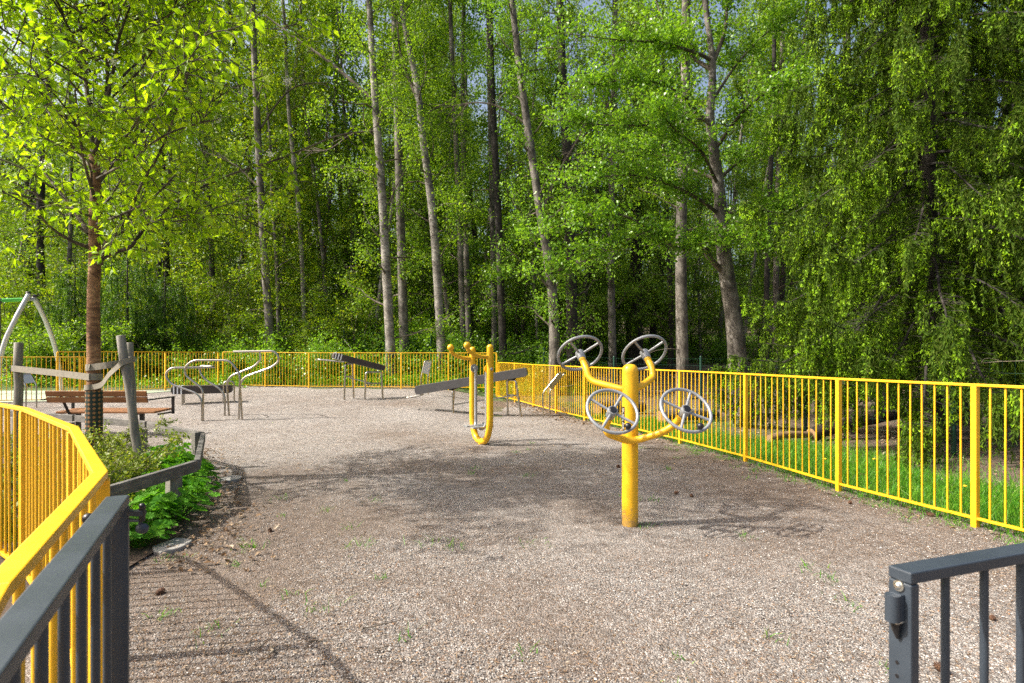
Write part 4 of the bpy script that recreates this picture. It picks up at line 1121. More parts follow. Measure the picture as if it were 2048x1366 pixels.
# spruces with hanging boughs
def spruce(label, base, H, r0, Lmax, seed, zmin=1.2, nbr=70, lean=(0, 0), group='spruces beyond the right fence', full=True, name='spruce_tree', dens=1.0):
    rg = np.random.default_rng(seed); base = Vector(base)
    root = thing(name, label, 'tree', base, group)
    tp = [Vector((lean[0] * t * H, lean[1] * t * H, t * H - .3 * (t == 0))) for t in np.linspace(0, 1, 14)]
    tm = MB(); trunk_mesh(tm, tp, r0, r0 * .18, 1.6, 12)
    bm_ = MB(); sn_ = MB(); npos, nax, spos, sax = [], [], [], []
    for k in range(nbr):
        h = zmin + (H - .4 - zmin) * ((k + rg.uniform(0, 1)) / nbr) ** 1.15
        p, _ = path_at(tp, h / H); az = k * 2.399 + rg.uniform(-.35, .35)
        L = Lmax * (1 - (h / H)) ** .65 * rg.uniform(.65, 1.1) + .25
        out = Vector((math.cos(az), math.sin(az), 0))
        pts = [p]; el = rg.uniform(-.05, .25)
        for i in range(8):
            t = (i + 1) / 8; e = el - .75 * math.sin(t * 2.6) + (.55 if t > .75 else 0)
            pts.append(pts[-1] + (out * math.cos(e) + Vector((0, 0, math.sin(e))) + Vector(rg.normal(size=3)) * .05) * L / 8)
        rb = .008 + .007 * L
        tube(bm_, pts, [rb * (1 - .8 * i / 8) for i in range(9)], 5, False)
        side = Vector((-out.y, out.x, 0))
        for j in range(int(L * (70 if full else 30))):
            c, cd = path_at(pts, rg.uniform(.12, 1)); sd_ = side * rg.normal() * .8; a = np.array(cd) * .9 + np.array(sd_) + rg.normal(size=3) * .25; a[2] -= .15
            npos.append((c.x, c.y, c.z + .008)); nax.append(a)
        ns = int(L * 22 * dens)
        for j in range(ns):
            t = .08 + .92 * rg.uniform() ** .72; b0, bd0 = path_at(pts, t)
            # side twig then hanging strand
            s_ = side * rg.choice([-1, 1]) * rg.uniform(.02, .30) * (1.1 - t) * L * .55 + bd0 * rg.uniform(0, .15)
            q0 = b0 + s_
            hl = rg.uniform(.2, .85) * (.75 + .15 * t)
            if s_.length > .1: tube(bm_, [b0, b0 + s_ * .5 + Vector((0, 0, .01)), q0], [.005, .004, .003], 3, False)
            drift = Vector(rg.normal(size=3)) * .12 + bd0 * .12
            stp = max(4, int(hl / .034))
            for i in range(stp):
                u_ = i / stp; c = q0 + drift * u_ * hl + Vector((0, 0, -hl * u_))
                for _ in range(4 if full else 2):
                    a = rg.normal(size=3) * .45; a[2] -= .9
                    npos.append((c.x, c.y, c.z)); nax.append(a)
            nsh = rg.integers(3, 9)
            if rg.uniform() < .68 + .4 * math.sin(az * 3 + t * 5):
                for i in range(nsh):
                    u_ = 1 - rg.uniform(0, .95) ** 1.6; c = q0 + drift * u_ * hl + Vector((0, 0, -hl * u_))
                    for _ in range(5):
                        a = rg.normal(size=3) * .5; a[2] -= .8
                        spos.append((c.x + rg.normal() * .025, c.y + rg.normal() * .025, c.z + rg.normal() * .02)); sax.append(a)
            # needles along the side twig itself
            for i in range(max(2, int(s_.length / .05))):
                c = b0 + s_ * rg.uniform(0, 1); a = np.array(s_) * 2 + rg.normal(size=3) * .5; a[2] -= .25
                npos.append((c.x, c.y, c.z)); nax.append(a)
    # bare grey snags
    for k in range(2 if full else 0):
        h = rg.uniform(.9, 3.2); p, _ = path_at(tp, h / H); az = rg.uniform(2.2, 5.2)
        lp = limb_path(rg, p, (math.cos(az), math.sin(az), .05), rg.uniform(.9, 2.4), 7, .16, -.07)
        tube(sn_, lp, [.010 * (1 - .7 * i / 7) for i in range(8)], 4, False)
        for j in range(7):
            q_, qd = path_at(lp, rg.uniform(.3, 1)); t_ = limb_path(rg, q_, qd + Vector(rg.normal(size=3)) * .8 + Vector((0, 0, -.5)), rg.uniform(.15, .5), 4, .2, -.1)
            tube(sn_, t_, [.004] * 5, 3, False)
    tm.merge(bm_).merge(sn_, 2).build('trunk', [M['barkdark'], M['barkdark'], M['twig']], root)
    n = len(npos); npos, nax = np.array(npos), np.array(nax)
    leaf_obj('crown', card_quads(npos, nax, rand_unit(rg, n), rg.uniform(.045, .095, n), rg.uniform(.012, .024, n) * (1 if full else 1.6)), M['needle'], root)
    n = len(spos)
    if n: leaf_obj('new_shoots', card_quads(np.array(spos), np.array(sax), rand_unit(rg, n), rg.uniform(.035, .065, n), rg.uniform(.015, .024, n)), M['shoot'], root)
    return root
spruce('nearest spruce with boughs hanging over the right fence', (6.85, 9.3, 0), 15, .15, 3.35, 21, 1.45, 175, (-.01, .0))
spruce('spruce with a pair of mossy trunks at the right edge', (11.4, 12.9, 0), 17, .19, 3.1, 22, 2.2, 110)
spruce('spruce half hidden behind the nearest one, taller', (9.0, 13.6, 0), 18, .20, 3.2, 23, 2.6, 95, (.01, .01))
spruce('dark spruce with a flared stump like foot behind the upper right wheel', ((1272 - CX) * 27 / F, 27, zt(6, 27)), 14, .34, 3.2, 24, 3.0, 60, full=False, dens=.7)
stump_tree = [o for o in C.objects if o.get('label', '').startswith('dark spruce with a flared')][0]
for px, d_, sc_ in ((430, 35, 1.2), (865, 37, 1.25), (610, 42, 1.4), (1180, 34, 1.1), (1040, 45, 1.4), (250, 38, 1.2), (1640, 36, 1.2), (60, 36, 1.2)):
    dup(stump_tree, tuple(at_ground(px, d_, .05)), px * .01, sc_, 'dark spruce standing deep in the forest among the thin trunks', 'dark spruces deep in the forest')
# leaning mossy trunks under the spruces
forest_tree('forest_tree', [(1925, 850), (1900, 640), (1880, 500), (1870, 300)], 11.6, 30, bd_, M['leafdark'], 5, 7, 1.2, 'leaning dark mossy trunk under the spruce boughs', top=9, seed=301, group=G_)
forest_tree('forest_tree', [(2010, 850), (2003, 600), (2008, 300)], 12.2, 26, bd_, M['leafdark'], 5, 7, 1.2, 'straight dark mossy trunk at the right edge beneath the spruces', top=9, seed=302, group=G_)

# ------------------------------------------------------------------ background trees (copies)
G2 = 'thin trees deep in the forest'
def proto_tree(name, label, seed, H, r0, bk, leaf, n, h0, L, per, size, spread, cat='tree', up=.4, twigs=6):
    rg = np.random.default_rng(seed); root = thing(name, label, cat, (0, 0, -50), G2)
    pts = [Vector((0, 0, 0))]; v = Vector((rg.normal() * .05, rg.normal() * .05, 1)).normalized()
    while pts[-1].z < H:
        v = (v + Vector((rg.normal() * .05, rg.normal() * .05, .05))).normalized(); pts.append(pts[-1] + v * 1.6)
    pts = spline(set_sink(pts, .6), 2)
    tm = MB(); trunk_mesh(tm, pts, r0, r0 * .2, 1.4, 9)
    lm = MB(); an = grow(rg, lm, pts, r0, h0, H - .3, n, L, up, twigs, .5, .25)
    tm.merge(lm).build('trunk', [bk, M['limb']], root)
    leaf_obj('crown', scatter_leaves(rg, an, per, spread, size), leaf, root)
    return root
labs = ['thin forest tree standing deep among many like it', 'thin yellow green forest tree deep in the thicket', 'slim pale stemmed tree deep in the forest']
PR = [proto_tree('forest_tree', labs[0], 41, 19, .15, bg_, lmid, 34, 2.0, 2.8, 6, .135, .22),
      proto_tree('forest_tree', labs[1], 42, 17, .11, bg_, ly, 34, 1.6, 2.5, 6, .125, .22),
      proto_tree('forest_tree', labs[2], 43, 20, .12, bp_, M['leafdist'], 32, 2.5, 2.5, 6, .135, .22),
      proto_tree('forest_tree', labs[0], 44, 21, .17, bd_, M['leafdist'], 34, 2.5, 3.0, 6, .145, .24)]
used = set()

def place(pr, k, loc, rz, sc, label=None, group=None):
    if k not in used:
        used.add(k); pr.location = loc; pr.rotation_euler = (0, 0, rz); pr.scale = (sc,) * 3
        if label: pr['label'] = label
        if group: pr['group'] = group
        return pr
    return dup(pr, loc, rz, sc, label, group)
rg = np.random.default_rng(99)
y = 25.0
while y < 62:
    half = .93 * y; step = 2.7 + .065 * y; x = -half
    while x < half:
        xx = x + rg.uniform(-.4, .4) * step; yy = y + rg.uniform(-.9, .9)
        left = xx / yy < -.32
        if xx / yy > .38 and yy < 34 and rg.uniform() < .45: x += step; continue
        k = int(rg.choice([0, 1, 2, 3], p=[.12, .58, .2, .1] if left else [.38, .10, .24, .28]))
        place(PR[k], k, (xx, yy, zt(xx, yy) - .05), rg.uniform(0, 6.28), rg.uniform(.75, 1.12))
        x += step * rg.uniform(.8, 1.2)
    y += 3.0 + .05 * (y - 25)

for px, d_, k, sc_ in ((560, 27, 1, 1.25), (600, 31, 2, 1.2), (640, 28, 1, 1.3), (690, 30, 0, 1.25), (730, 33, 1, 1.3), (950, 29, 0, 1.2), (1000, 33, 2, 1.25), (1190, 30, 0, 1.2), (1300, 29, 3, 1.2), (480, 29, 1, 1.25), (860, 31, 0, 1.25), (1440, 32, 2, 1.2)):
    place(PR[k], k, tuple(at_ground(px, d_, .05)), px * .7, sc_)
for k_ in range(26):
    px, d_ = 300 + 1300 * ((k_ * .618) % 1), 24.5 + 9 * ((k_ * .371) % 1); k = (1, 2, 2, 0)[k_ % 4] if px < 900 else (2, 0)[k_ % 2]
    if 1240 < px < 1460 and d_ < 30: continue
    place(PR[k], k, tuple(at_ground(px, d_, .05)), k_ * 1.7, (.62, .62, .95))
# understorey: hazel like shrubs with many stems
def proto_shrub(name, label, seed, H, nst, leaf, per, size, cat='shrub'):
    rg = np.random.default_rng(seed); root = thing(name, label, cat, (0, 0, -50), 'leafy shrubs at the forest edge')
    sm = MB(); an = []
    for k in range(nst):
        az = rg.uniform(0, 6.28); a0 = Vector((math.cos(az), math.sin(az), 0)) * rg.uniform(.05, .35)
        pth = limb_path(rg, a0 - Vector((0, 0, .2)), Vector((math.cos(az) * .42, math.sin(az) * .42, 1)), H * rg.uniform(.55, 1.1), 8, .10, -.02)
        tube(sm, pth, [.020 * (1 - .8 * i / 8) for i in range(9)], 5, False)
        for j in range(11):
            p, dd = path_at(pth, rg.uniform(.12, 1)); s_ = Vector(rg.normal(size=3)); s_.z *= .35
            tw = limb_path(rg, p, s_ + dd * .3, rg.uniform(.3, .9), 4, .25, -.03); tube(sm, tw, [.006 * (1 - .7 * i / 4) for i in range(5)], 3, False)
            for t in np.linspace(.15, 1, 7): an.append(tuple(path_at(tw, t)[0]))
    sm.build('stems', M['limb'], root); leaf_obj('foliage', scatter_leaves(rg, an, per + 2, .09, size, .25, False, .75), leaf, root)
    return root
SH = [proto_shrub('leafy_shrub', 'x', 51, 3.0, 12, ly, 3, .075), proto_shrub('leafy_shrub', 'x', 52, 2.6, 11, lmid, 3, .085),
      proto_shrub('leafy_shrub', 'x', 53, 1.3, 9, ll_, 4, .075), proto_shrub('leafy_shrub', 'x', 54, 4.2, 14, ly, 3, .08)]
sl = ['yellow green thicket shrub on the bank among many alike', 'mid green shrub in the undergrowth among many alike', 'low fresh green bush at the forest edge among many alike', 'tall airy yellow green shrub on the bank among many alike']
def put_shrub(k, px, d, sc, label=None):
    b = at_ground(px, d, .03)
    return place(SH[k], 10 + k, tuple(b), rg.uniform(0, 6.28), sc, label or sl[k], 'leafy shrubs at the forest edge')
for px in range(-40, 720, 62):
    put_shrub(3, px + rg.uniform(-25, 25), rg.uniform(23.5, 27), rg.uniform(.9, 1.35))
for px in range(-20, 760, 75):
    put_shrub(0, px + rg.uniform(-25, 25), rg.uniform(21.5, 24), rg.uniform(.6, 1.0))
for px in range(40, 330, 48):
    put_shrub(1, px + rg.uniform(-20, 20), rg.uniform(19.5, 22), rg.uniform(.8, 1.2))
for px in range(380, 1120, 62):
    put_shrub(2, px + rg.uniform(-20, 20), rg.uniform(19.8, 21.5), rg.uniform(.8, 1.3)); put_shrub(2, px + rg.uniform(-20, 20), rg.uniform(22, 25), rg.uniform(1.0, 1.6))
for px in range(700, 1220, 70):
    put_shrub(1, px + rg.uniform(-25, 25), rg.uniform(26, 32), rg.uniform(.8, 1.35))
for px in range(760, 1230, 64):
    put_shrub(3, px + rg.uniform(-25, 25), rg.uniform(31, 38), rg.uniform(.9, 1.3))
for px in range(1240, 1700, 58):
    put_shrub(3, px + rg.uniform(-20, 20), rg.uniform(32, 36), rg.uniform(.9, 1.3)); put_shrub(2, px + rg.uniform(-20, 20), rg.uniform(28, 31), rg.uniform(.7, 1.2))
for px in range(1750, 2150, 60):
    put_shrub(1, px + rg.uniform(-25, 25), rg.uniform(20, 27), rg.uniform(.8, 1.3))

# dark young firs behind the young tree trunk
for i, (px, d_, H_, lab_) in enumerate(((255, 20.8, 5.0, 'dark dense young fir behind the trunk of the young tree'), (330, 22.0, 4.2, 'smaller dark young fir right of the dense one'), (150, 21.6, 4.6, 'dark young fir between the swing and the tree trunk'))):
    b = at_ground(px, d_); spruce(lab_, tuple(b), H_, .06, 1.9, 60 + i, .25, 44, full=False, name='young_fir', group='young firs on the bank', dens=.9)
for o in list(C.objects):
    if o.name.startswith('young_fir'):
        for c in o.children:
            if c.name.startswith('crown'): c.data.materials[0] = M['leafdark']
            if c.name.startswith('new_shoots'): c.data.materials[0] = M['leafmid']

# distant wood that closes the view
def far_wood():
    rg = np.random.default_rng(31); n = 42000
    ang = rg.uniform(-.86, .86, n); dist = rg.uniform(60, 84, n)
    x = np.sin(ang) * dist * 1.0; yv = np.cos(ang) * dist
    top = 9 + 4 * np.sin(ang * 9 + 1) + 3 * np.sin(ang * 23); hh = rg.beta(1.0, 1.5, n) * (top + 5)
    zz = np.array([zt(a, b) for a, b in zip(x, yv)]) + hh
    pos = np.stack([x, yv, zz], 1)
    L = rg.uniform(.28, .62, n)
    V, Qd = card_quads(pos, rand_unit(rg, n), rand_unit(rg, n), L, L * .6)
    o = np_mesh('distant_wood', V, Qd, M['leafdist']); tag(o, kind='stuff', label='distant wood closing the view between the trunks', cat='woods')
    mb = MB()
    for k in range(170):
        a = rg.uniform(-.86, .86); dd = rg.uniform(60, 80); p = Vector((math.sin(a) * dd, math.cos(a) * dd, 0)); p.z = zt(p.x, p.y) - .5
        tube(mb, [p, p + Vector((rg.normal() * .5, 0, 9)), p + Vector((rg.normal() * .9, 0, 19))], [.16, .12, .05], 5, False)
    o2 = mb.build('distant_trunks', M['barkgrey'], o); o2['kind'] = 'stuff'
far_wood()

# ------------------------------------------------------------------ green mesh fence
def mesh_fence(label, posts, H):
    root = thing('wire_fence', label, 'fence', posts[0], 'green wire fences in the forest'); o = Vector(posts[0])
    for p in posts:
        p = Vector(p) - o; m = MB(); tube(m, [p - Z * .3, p + Z * H], .030, 12); q = m.build('post', M['greenpost'], root)
        m = MB(); tube(m, [p + Z * H, p + Z * (H + .02)], [.033, .02], 12); m.build('cap', M['greenpost'], q)
    for a, b in zip(posts[:-1], posts[1:]):
        a, b = Vector(a) - o, Vector(b) - o; L = (b - a).length; m = MB()
        hw = H - .06
        for k in range(int(hw / .16) + 1):
            z = .05 + k * .16; tube(m, [a + Z * z, b + Z * z], .0022, 3, False)
        n = int(L / .13)
        for k in range(1, n): 
            q = a.lerp(b, k / n); tube(m, [q + Z * .05, q + Z * (.05 + int(hw / .16) * .16)], .0016, 3, False)
        m.build('wire_mesh', M['greenpost'], root)
    return root
def gpos(px, d): return tuple(at_ground(px, d))
mesh_fence('green posts with thin wire mesh beyond the long yellow fence, under the spruces', [(8.6, 5.0, 0), (6.25, 8.05, 0), (5.52, 10.7, 0), (4.48, 13.5, 0), gpos(1228, 17.2), gpos(1088, 20.2)], 1.38)
mesh_fence('dark green posts and wire on the bank behind the far yellow fence', [gpos(1088, 20.6), gpos(978, 21.5), gpos(862, 22.0), gpos(771, 22.6), gpos(688, 23.2)], 1.5)
m = MB(); a, b = P(684, 672, 23.3), P(716, 716, 22.6); tube(m, [a, b], .022, 10)
o = m.build('fence_brace', M['steel'], origin=tuple(b)); tag(o, 'slanted pale steel brace at the end of the green wire fence', 'brace')

# wooden rail in the forest
O = at_ground(1565, 19.0); wr = thing('wooden_rail', 'brown timber rail with posts standing on the forest floor', 'fence', O)
for px in (1506, 1566, 1640, 1720):
    p = at_ground(px, 19.0) - O; m = MB(); beam(m, p - Z * .2, p + Z * .72, .10, .10, (0, 1, 0)); m.build('post', M['oldwood'], wr, .006)
p, q = at_ground(1500, 19.0) - O, at_ground(1725, 19.0) - O
m = MB(); beam(m, p + Z * .75, q + Z * .75, .16, .05); m.build('top_rail', M['oldwood'], wr, .006)
p, q = at_ground(1540, 19.3) - O, at_ground(1690, 19.3) - O
m = MB(); beam(m, p + Z * .38, q + Z * .38, .03, .26); m.build('board', M['greywoodX'], wr, .006)

# logs
def log(label, a, b, r, mt, endmat=None, grp='fallen logs on the forest floor', bend=.04):
    a, b = Vector(a), Vector(b); o = (a + b) / 2; m = MB()
    root = thing('fallen_log', label, 'log', o, grp)
    mid = Vector((0, 0, bend)); pts = spline([a - o, (a - o) * .4 + mid, (b - o) * .4 + mid * .6, b - o], 5); n = len(pts)
    tube(m, pts, [r * (1 - .25 * i / n) * (1 + .06 * math.sin(i * 2.3)) for i in range(n)], 12, False); m.build('bark', mt, root)
    for p, t, rr in ((pts[0], pts[0] - pts[1], r), (pts[-1], pts[-1] - pts[-2], r * .76)):
        e = MB(); tube(e, [p, p + t.normalized() * .004], rr * .98, 12); e.build('cut_end', endmat or M['cut'], root)
log('dark mossy log leaning up under the spruce boughs', (4.95, 9.4, .10), (6.9, 9.9, .42), .11, M['barkdark'])
log('reddish split log in the grass behind the long fence', (4.05, 8.95, .10), (5.1, 9.5, .08), .065, M['oldwood'])
log('pale birch log on the forest floor beyond the wooden rail', at_ground(1590, 17.2) + Z * .12, at_ground(1740, 17.5) + Z * .10, .10, M['barkpale'])
log('short grey cut log lying behind the left wheel', (2.0, 13.3, .16), (3.2, 13.9, .16), .17, M['barkgrey'])
log('short cut log with an orange end behind the yellow post', (3.05, 11.6, .15), (4.4, 12.3, .14), .15, M['barkpale'])
log('thin fallen stem on the slope behind the crooked tree', at_ground(1350, 24) + Z * .12, at_ground(1520, 27) + Z * .15, .09, M['barkgrey'])
log('bare fallen stem on the dark bank right of the stakes', at_ground(330, 21.5) + Z * .25, at_ground(430, 22.5) + Z * .15, .09, M['barkgrey'])

# ------------------------------------------------------------------ bed plants
def mantle_proto():
    rg = np.random.default_rng(8); root = thing('mantle_plant', 'x', 'plant', (0, 0, -50), 'round leaved plants in the bed')
    V, Fq, st_ = [], [], MB()
    for k in range(44):
        az = rg.uniform(0, 6.28); rr = .02 + .24 * math.sqrt(rg.uniform(0, 1)); c = Vector((math.cos(az) * rr, math.sin(az) * rr, rg.uniform(.10, .30) * (1.1 - rr * 1.8)))
        tube(st_, [Vector((math.cos(az) * .02, math.sin(az) * .02, -.03)), c * .6 + Vector((0, 0, .03)), c], .0025, 4, False)
        nrm = (Vector((math.cos(az) * .5, math.sin(az) * .5, 1)) + Vector(rg.normal(size=3)) * .22).normalized()
        a = nrm.orthogonal().normalized(); b = nrm.cross(a); s_ = rg.uniform(.03, .068); o = len(V)
        V.append(tuple(c)); nn = 27
        for i in range(nn):
            t = 2 * math.pi * i / nn; lob = 1 + .13 * math.cos(t * 9); cup = .22 * s_ * (1 if i % 3 else .55)
            if i == 0: lob = .35
            V.append(tuple(c + (a * math.cos(t) + b * math.sin(t)) * s_ * lob + nrm * cup))
        for i in range(nn): Fq.append((o, o + 1 + i, o + 1 + (i + 1) % nn))
    st_.build('stems', M['mantle'], root)
    np_mesh('leaves', V, Fq, M['mantle'], root)
    return root
mp_ = mantle_proto()
mspots = [(-2.78, 4.30), (-2.95, 4.60), (-2.80, 4.72), (-3.05, 4.95), (-2.95, 5.2), (-3.25, 5.15), (-3.15, 5.5), (-3.4, 5.55), (-3.3, 5.85), (-3.6, 5.9), (-3.5, 6.2), (-3.75, 6.25), (-3.7, 6.55), (-3.95, 6.6), (-4.1, 6.95), (-4.3, 7.15), (-2.68, 4.10), (-2.95, 4.1), (-4.4, 7.3), (-4.05, 6.3), (-3.0, 3.75), (-3.3, 4.4)]
for i, (x, yv) in enumerate(mspots):
    l = 'bright green round leaved plant spilling under the low timber rail' if yv < 5.3 and x > -3.1 else 'round leaved green plant inside the bed near the stakes'
    if i == 0:
        mp_.location = (x, yv, .03); mp_['label'] = l
    else: dup(mp_, (x, yv, .03), rnd.uniform(0, 6.28), rnd.uniform(.75, 1.1), l)
def bed_shrub(label, x, y, H, seed, n=16, leaf='bedshrub'):
    rg = np.random.default_rng(seed); root = thing('bed_shrub', label, 'shrub', (x, y, .02), 'small leaved shrubs in the bed'); sm = MB(); an = []
    for k in range(n):
        az = rg.uniform(0, 6.28); pth = limb_path(rg, (math.cos(az) * .05, math.sin(az) * .05, -.05), (math.cos(az) * .55, math.sin(az) * .55, 1), H * rg.uniform(.6, 1.15), 7, .14, -.03)
        tube(sm, pth, [.006 * (1 - .7 * i / 7) for i in range(8)], 4, False)
        for j in range(9):
            p, dd = path_at(pth, rg.uniform(.15, 1)); tw = limb_path(rg, p, Vector(rg.normal(size=3)) + dd * .5, rg.uniform(.08, .22), 3, .2, 0); tube(sm, tw, [.0025] * 4, 3, False)
            for t in np.linspace(.1, 1, 6): an.append(tuple(path_at(tw, t)[0]))
    sm.build('stems', M['twig'], root); leaf_obj('foliage', scatter_leaves(rg, an, 4, .016, .036, .1, False, .6), M[leaf], root)
for i, (x, yv, H_, l) in enumerate([(-4.45, 6.25, .75, 'pale small leaved shrub at the foot of the young tree'), (-3.95, 5.75, .7, 'pale small leaved shrub right of the net guard, before the stakes'), (-3.75, 5.15, .6, 'small leaved shrub close behind the near fence corner'),
      (-3.6, 4.3, .62, 'small leaved shrub seen through the near yellow bars'), (-4.6, 5.2, .7, 'small leaved shrub seen through the middle of the near fence'), (-5.4, 6.0, .7, 'small leaved shrub beneath the lone left stake'), (-6.3, 6.6, .65, 'small leaved shrub at the left end of the bed'), (-5.2, 7.1, .5, 'small shrub behind the young tree trunk before the bench')]):
    bed_shrub(l, x, yv, H_, 200 + i)

# flat stones along the bed
for (px, py, s_, l) in ((345, 1098, .11, 'flat pale stone slab at the bed edge near the gate latch'), (462, 962, .11, 'flat grey stone slab at the bed edge by the rail corner')):
    d_ = EYE * F / (py - HY); p = P(px, py, d_); p.z = .015
    m = MB(); k = 9; ring = [(s_ * (1 + .18 * math.sin(i * 2.7)) * math.cos(2 * math.pi * i / k), s_ * 1.4 * (1 + .15 * math.cos(i * 1.9)) * math.sin(2 * math.pi * i / k)) for i in range(k)]
    m.add([(x, yv, -.02) for x, yv in ring] + [(x, yv, .022) for x, yv in ring], [tuple(range(k - 1, -1, -1)), tuple(range(k, 2 * k))] + [(i, (i + 1) % k, k + (i + 1) % k, k + i) for i in range(k)])
    o = m.build('flat_stone', M['slab'], bevel=.006); o.location = p; tag(o, l, 'stone')

# ------------------------------------------------------------------ cones, twigs, dandelions
def cone_mesh():
    m = MB(); rg = np.random.default_rng(3)
    ball(m, (0, 0, .018), .015, 10, 7, (2.1, 1, 1))
    for k in range(60):
        t = (k + .5) / 60; x = -.030 + .060 * t; a = k * 2.4; r = .017 * math.sqrt(max(.05, 1 - (x / .034) ** 2))
        c = Vector((x, math.cos(a) * r, .018 + math.sin(a) * r)); o = Vector((.35, math.cos(a), math.sin(a))).normalized(); s_ = Vector((1, 0, 0)).cross(o).normalized()
        e = c + o * .007 + Vector((.004, 0, 0))
        m.add([c - s_ * .005, c + s_ * .005, e + s_ * .003, e - s_ * .003, c + Vector((.005, 0, 0))], [(0, 1, 2, 3), (0, 3, 4), (1, 4, 2), (3, 2, 4)])
    return m
cm = cone_mesh(); c0 = None
for i, (px, py, l) in enumerate([(540, 1066, 'round brown cone on the gravel in front of the bed'), (320, 1193, 'brown cone by the left gate on bare gravel'), (1885, 1350, 'large cone behind the bars of the right gate, lowest'), (1880, 1158, 'brown cone seen through the first bars of the right gate'),
        (1383, 996, 'brown cone right of the yellow wheel post'), (1237, 937, 'small cone left of the yellow wheel post'), (1700, 1010, 'cone by the foot of the long yellow fence'), (1725, 955, 'cone beside the fence post nearest the grass'), (1985, 1245, 'cone behind the right gate bars, upper right'), (1352, 990, 'cone touching another right of the yellow post'),
        (1860, 1035, 'cone among dry leaves at the fence foot')]):
    d_ = EYE * F / (py - HY); p = P(px, py, d_); p.z = .012
    if c0 is None: c0 = o = cm.build('pine_cone', M['cone'])
    else: o = c0.copy(); C.objects.link(o)
    o.location = p; o.rotation_euler = (0, 0, rnd.uniform(0, 6.28)); o.scale = (rnd.uniform(.6, .95),) * 3
    tag(o, l, 'cone', 'cones lying on the gravel')
TW = [(520, 1310, .26, 20, 'curved dry twig at the lower left on the gravel'), (545, 1313, .10, -60, 'short stubby stick beside the curved twig'), (770, 1260, .22, 10, 'thin dark twig lying flat in the lower middle'), (640, 1280, .14, 60, 'hooked dark twig right of the green weed'), (770, 1305, .12, -5, 'short dark stick near the bottom edge'),
      (1030, 1080, .25, 8, 'thin twig in front of the walking trainer'), (1590, 1230, .16, 40, 'fine dark twig left of the right gate'), (1130, 833, .75, 28, 'dark broken branch lying at the foot of the long fence'), (1330, 900, .6, -8, 'long twig on the ground behind the wheel post'), (1560, 880, .0, 0, '')]
for (px, py, L_, an_, l) in TW:
    if not l: continue
    d_ = EYE * F / (py - HY); p = P(px, py, d_); p.z = .02; a = R(an_); rg2 = np.random.default_rng(int(px))
    pth = limb_path(rg2, -Vector((math.cos(a), math.sin(a), 0)) * L_ / 2, (math.cos(a), math.sin(a), 0), L_, 7, .22, 0)
    for q in pth: q.z = max(-.004, min(.02, q.z))
    m = MB(); r_ = .0035 + .012 * L_ * (L_ > .5) + (.005 if 'stubby' in l else 0); tube(m, pth, [r_ * (1 - .5 * i / 7) for i in range(8)], 6)
    o = m.build('twig', M['twig'] if 'dark' not in l else M['limb']); o.location = p; tag(o, l, 'twig', 'twigs lying on the gravel')
for (px, py, l) in ((1930, 1010, 'dandelion in the grass by the nearest fence post'), (1650, 948, 'dandelion head behind the second fence post'), (1748, 948, 'small dandelion behind the yellow fence bars')):
    d_ = EYE * F / (py - HY) * 1.03; b = Vector(((px - CX) * d_ / F, d_, 0)); root = thing('dandelion', l, 'flower', b, 'dandelions in the grass')
    m = MB(); tube(m, [(0, 0, 0), (.005, 0, .07), (.002, 0, .14)], .002, 5); m.build('stem', M['grass'], root)
    m = MB(); ball(m, (.002, 0, .143), .018, 12, 6, (1, 1, .5)); m.build('flower_head', M['flower'], root)

# ------------------------------------------------------------------ grass, litter, stones (uncountable)
def blades(name, label, pts, hmin, hmax, wd, mat, seed, lean=.35):
    rg = np.random.default_rng(seed); pts = np.asarray(pts, float); n = len(pts)
    h = rg.uniform(hmin, hmax, n)[:, None]; az = rg.uniform(0, 6.28, n); s_ = np.stack([np.cos(az), np.sin(az), 0 * az], 1)
    ln = rg.normal(size=(n, 3)) * lean; ln[:, 2] = 0; w_ = (wd * rg.uniform(.6, 1.3, n))[:, None]
    up = np.array([[0, 0, 1.0]])
    b0, b1 = pts - s_ * w_, pts + s_ * w_
    m0, m1 = pts + up * h * .55 + ln * h * .4 - s_ * w_ * .8, pts + up * h * .55 + ln * h * .4 + s_ * w_ * .8
    t0 = pts + up * h * .95 + ln * h * 1.1 - s_ * w_ * .12; t1 = t0 + s_ * w_ * .24
    V = np.stack([b0, b1, m1, m0, t1, t0], 1).reshape(-1, 3); i = np.arange(n)[:, None] * 6
    Qd = np.concatenate([i + np.array([[0, 1, 2, 3]]), i + np.array([[3, 2, 4, 5]])], 0)
    o = np_mesh(name, V, Qd, mat); tag(o, label, name.replace('_', ' '), kind='stuff'); return o
rg = np.random.default_rng(17)
def fence_x(y):
    for (x0, y0, _), (x1, y1, _) in zip(FR[:-1], FR[1:]):
        if y0 <= y <= y1: return x0 + (x1 - x0) * (y - y0) / (y1 - y0)
    return FR[0][0] + .3
gpts = []
while len(gpts) < 46000:
    yy = 2.6 + 10.5 * rg.uniform() ** 1.5; off = abs(rg.normal()) * 1.15 - .06 + rg.exponential(.25)
    wmax = 3.3 - .19 * yy + .5 * math.sin(yy * 1.7)
    if off > wmax * (1 + .9 * (rg.uniform() < .3)): continue
    x = fence_x(yy) + off * 1.05; gpts.append((x, yy, zt(x, yy)))
blades('grass', 'short bright grass along the outside of the long yellow fence', gpts, .04, .15, .0035, M['grass'], 1)
gp2 = []
for k in range(16000):
    yy = rg.uniform(19.3, 30); x = rg.uniform(-16, 3) + .0; gp2.append((x, yy, zt(x, yy)))
for k in range(20000):
    yy = rg.uniform(25, 46); x = rg.uniform(-8, 5 if yy < 36 else 20); gp2.append((x, yy, zt(x, yy)))
blades('undergrowth', 'low green undergrowth covering the bank behind the far fence', gp2, .12, .42, .020, M['leaflime'], 2, .6)
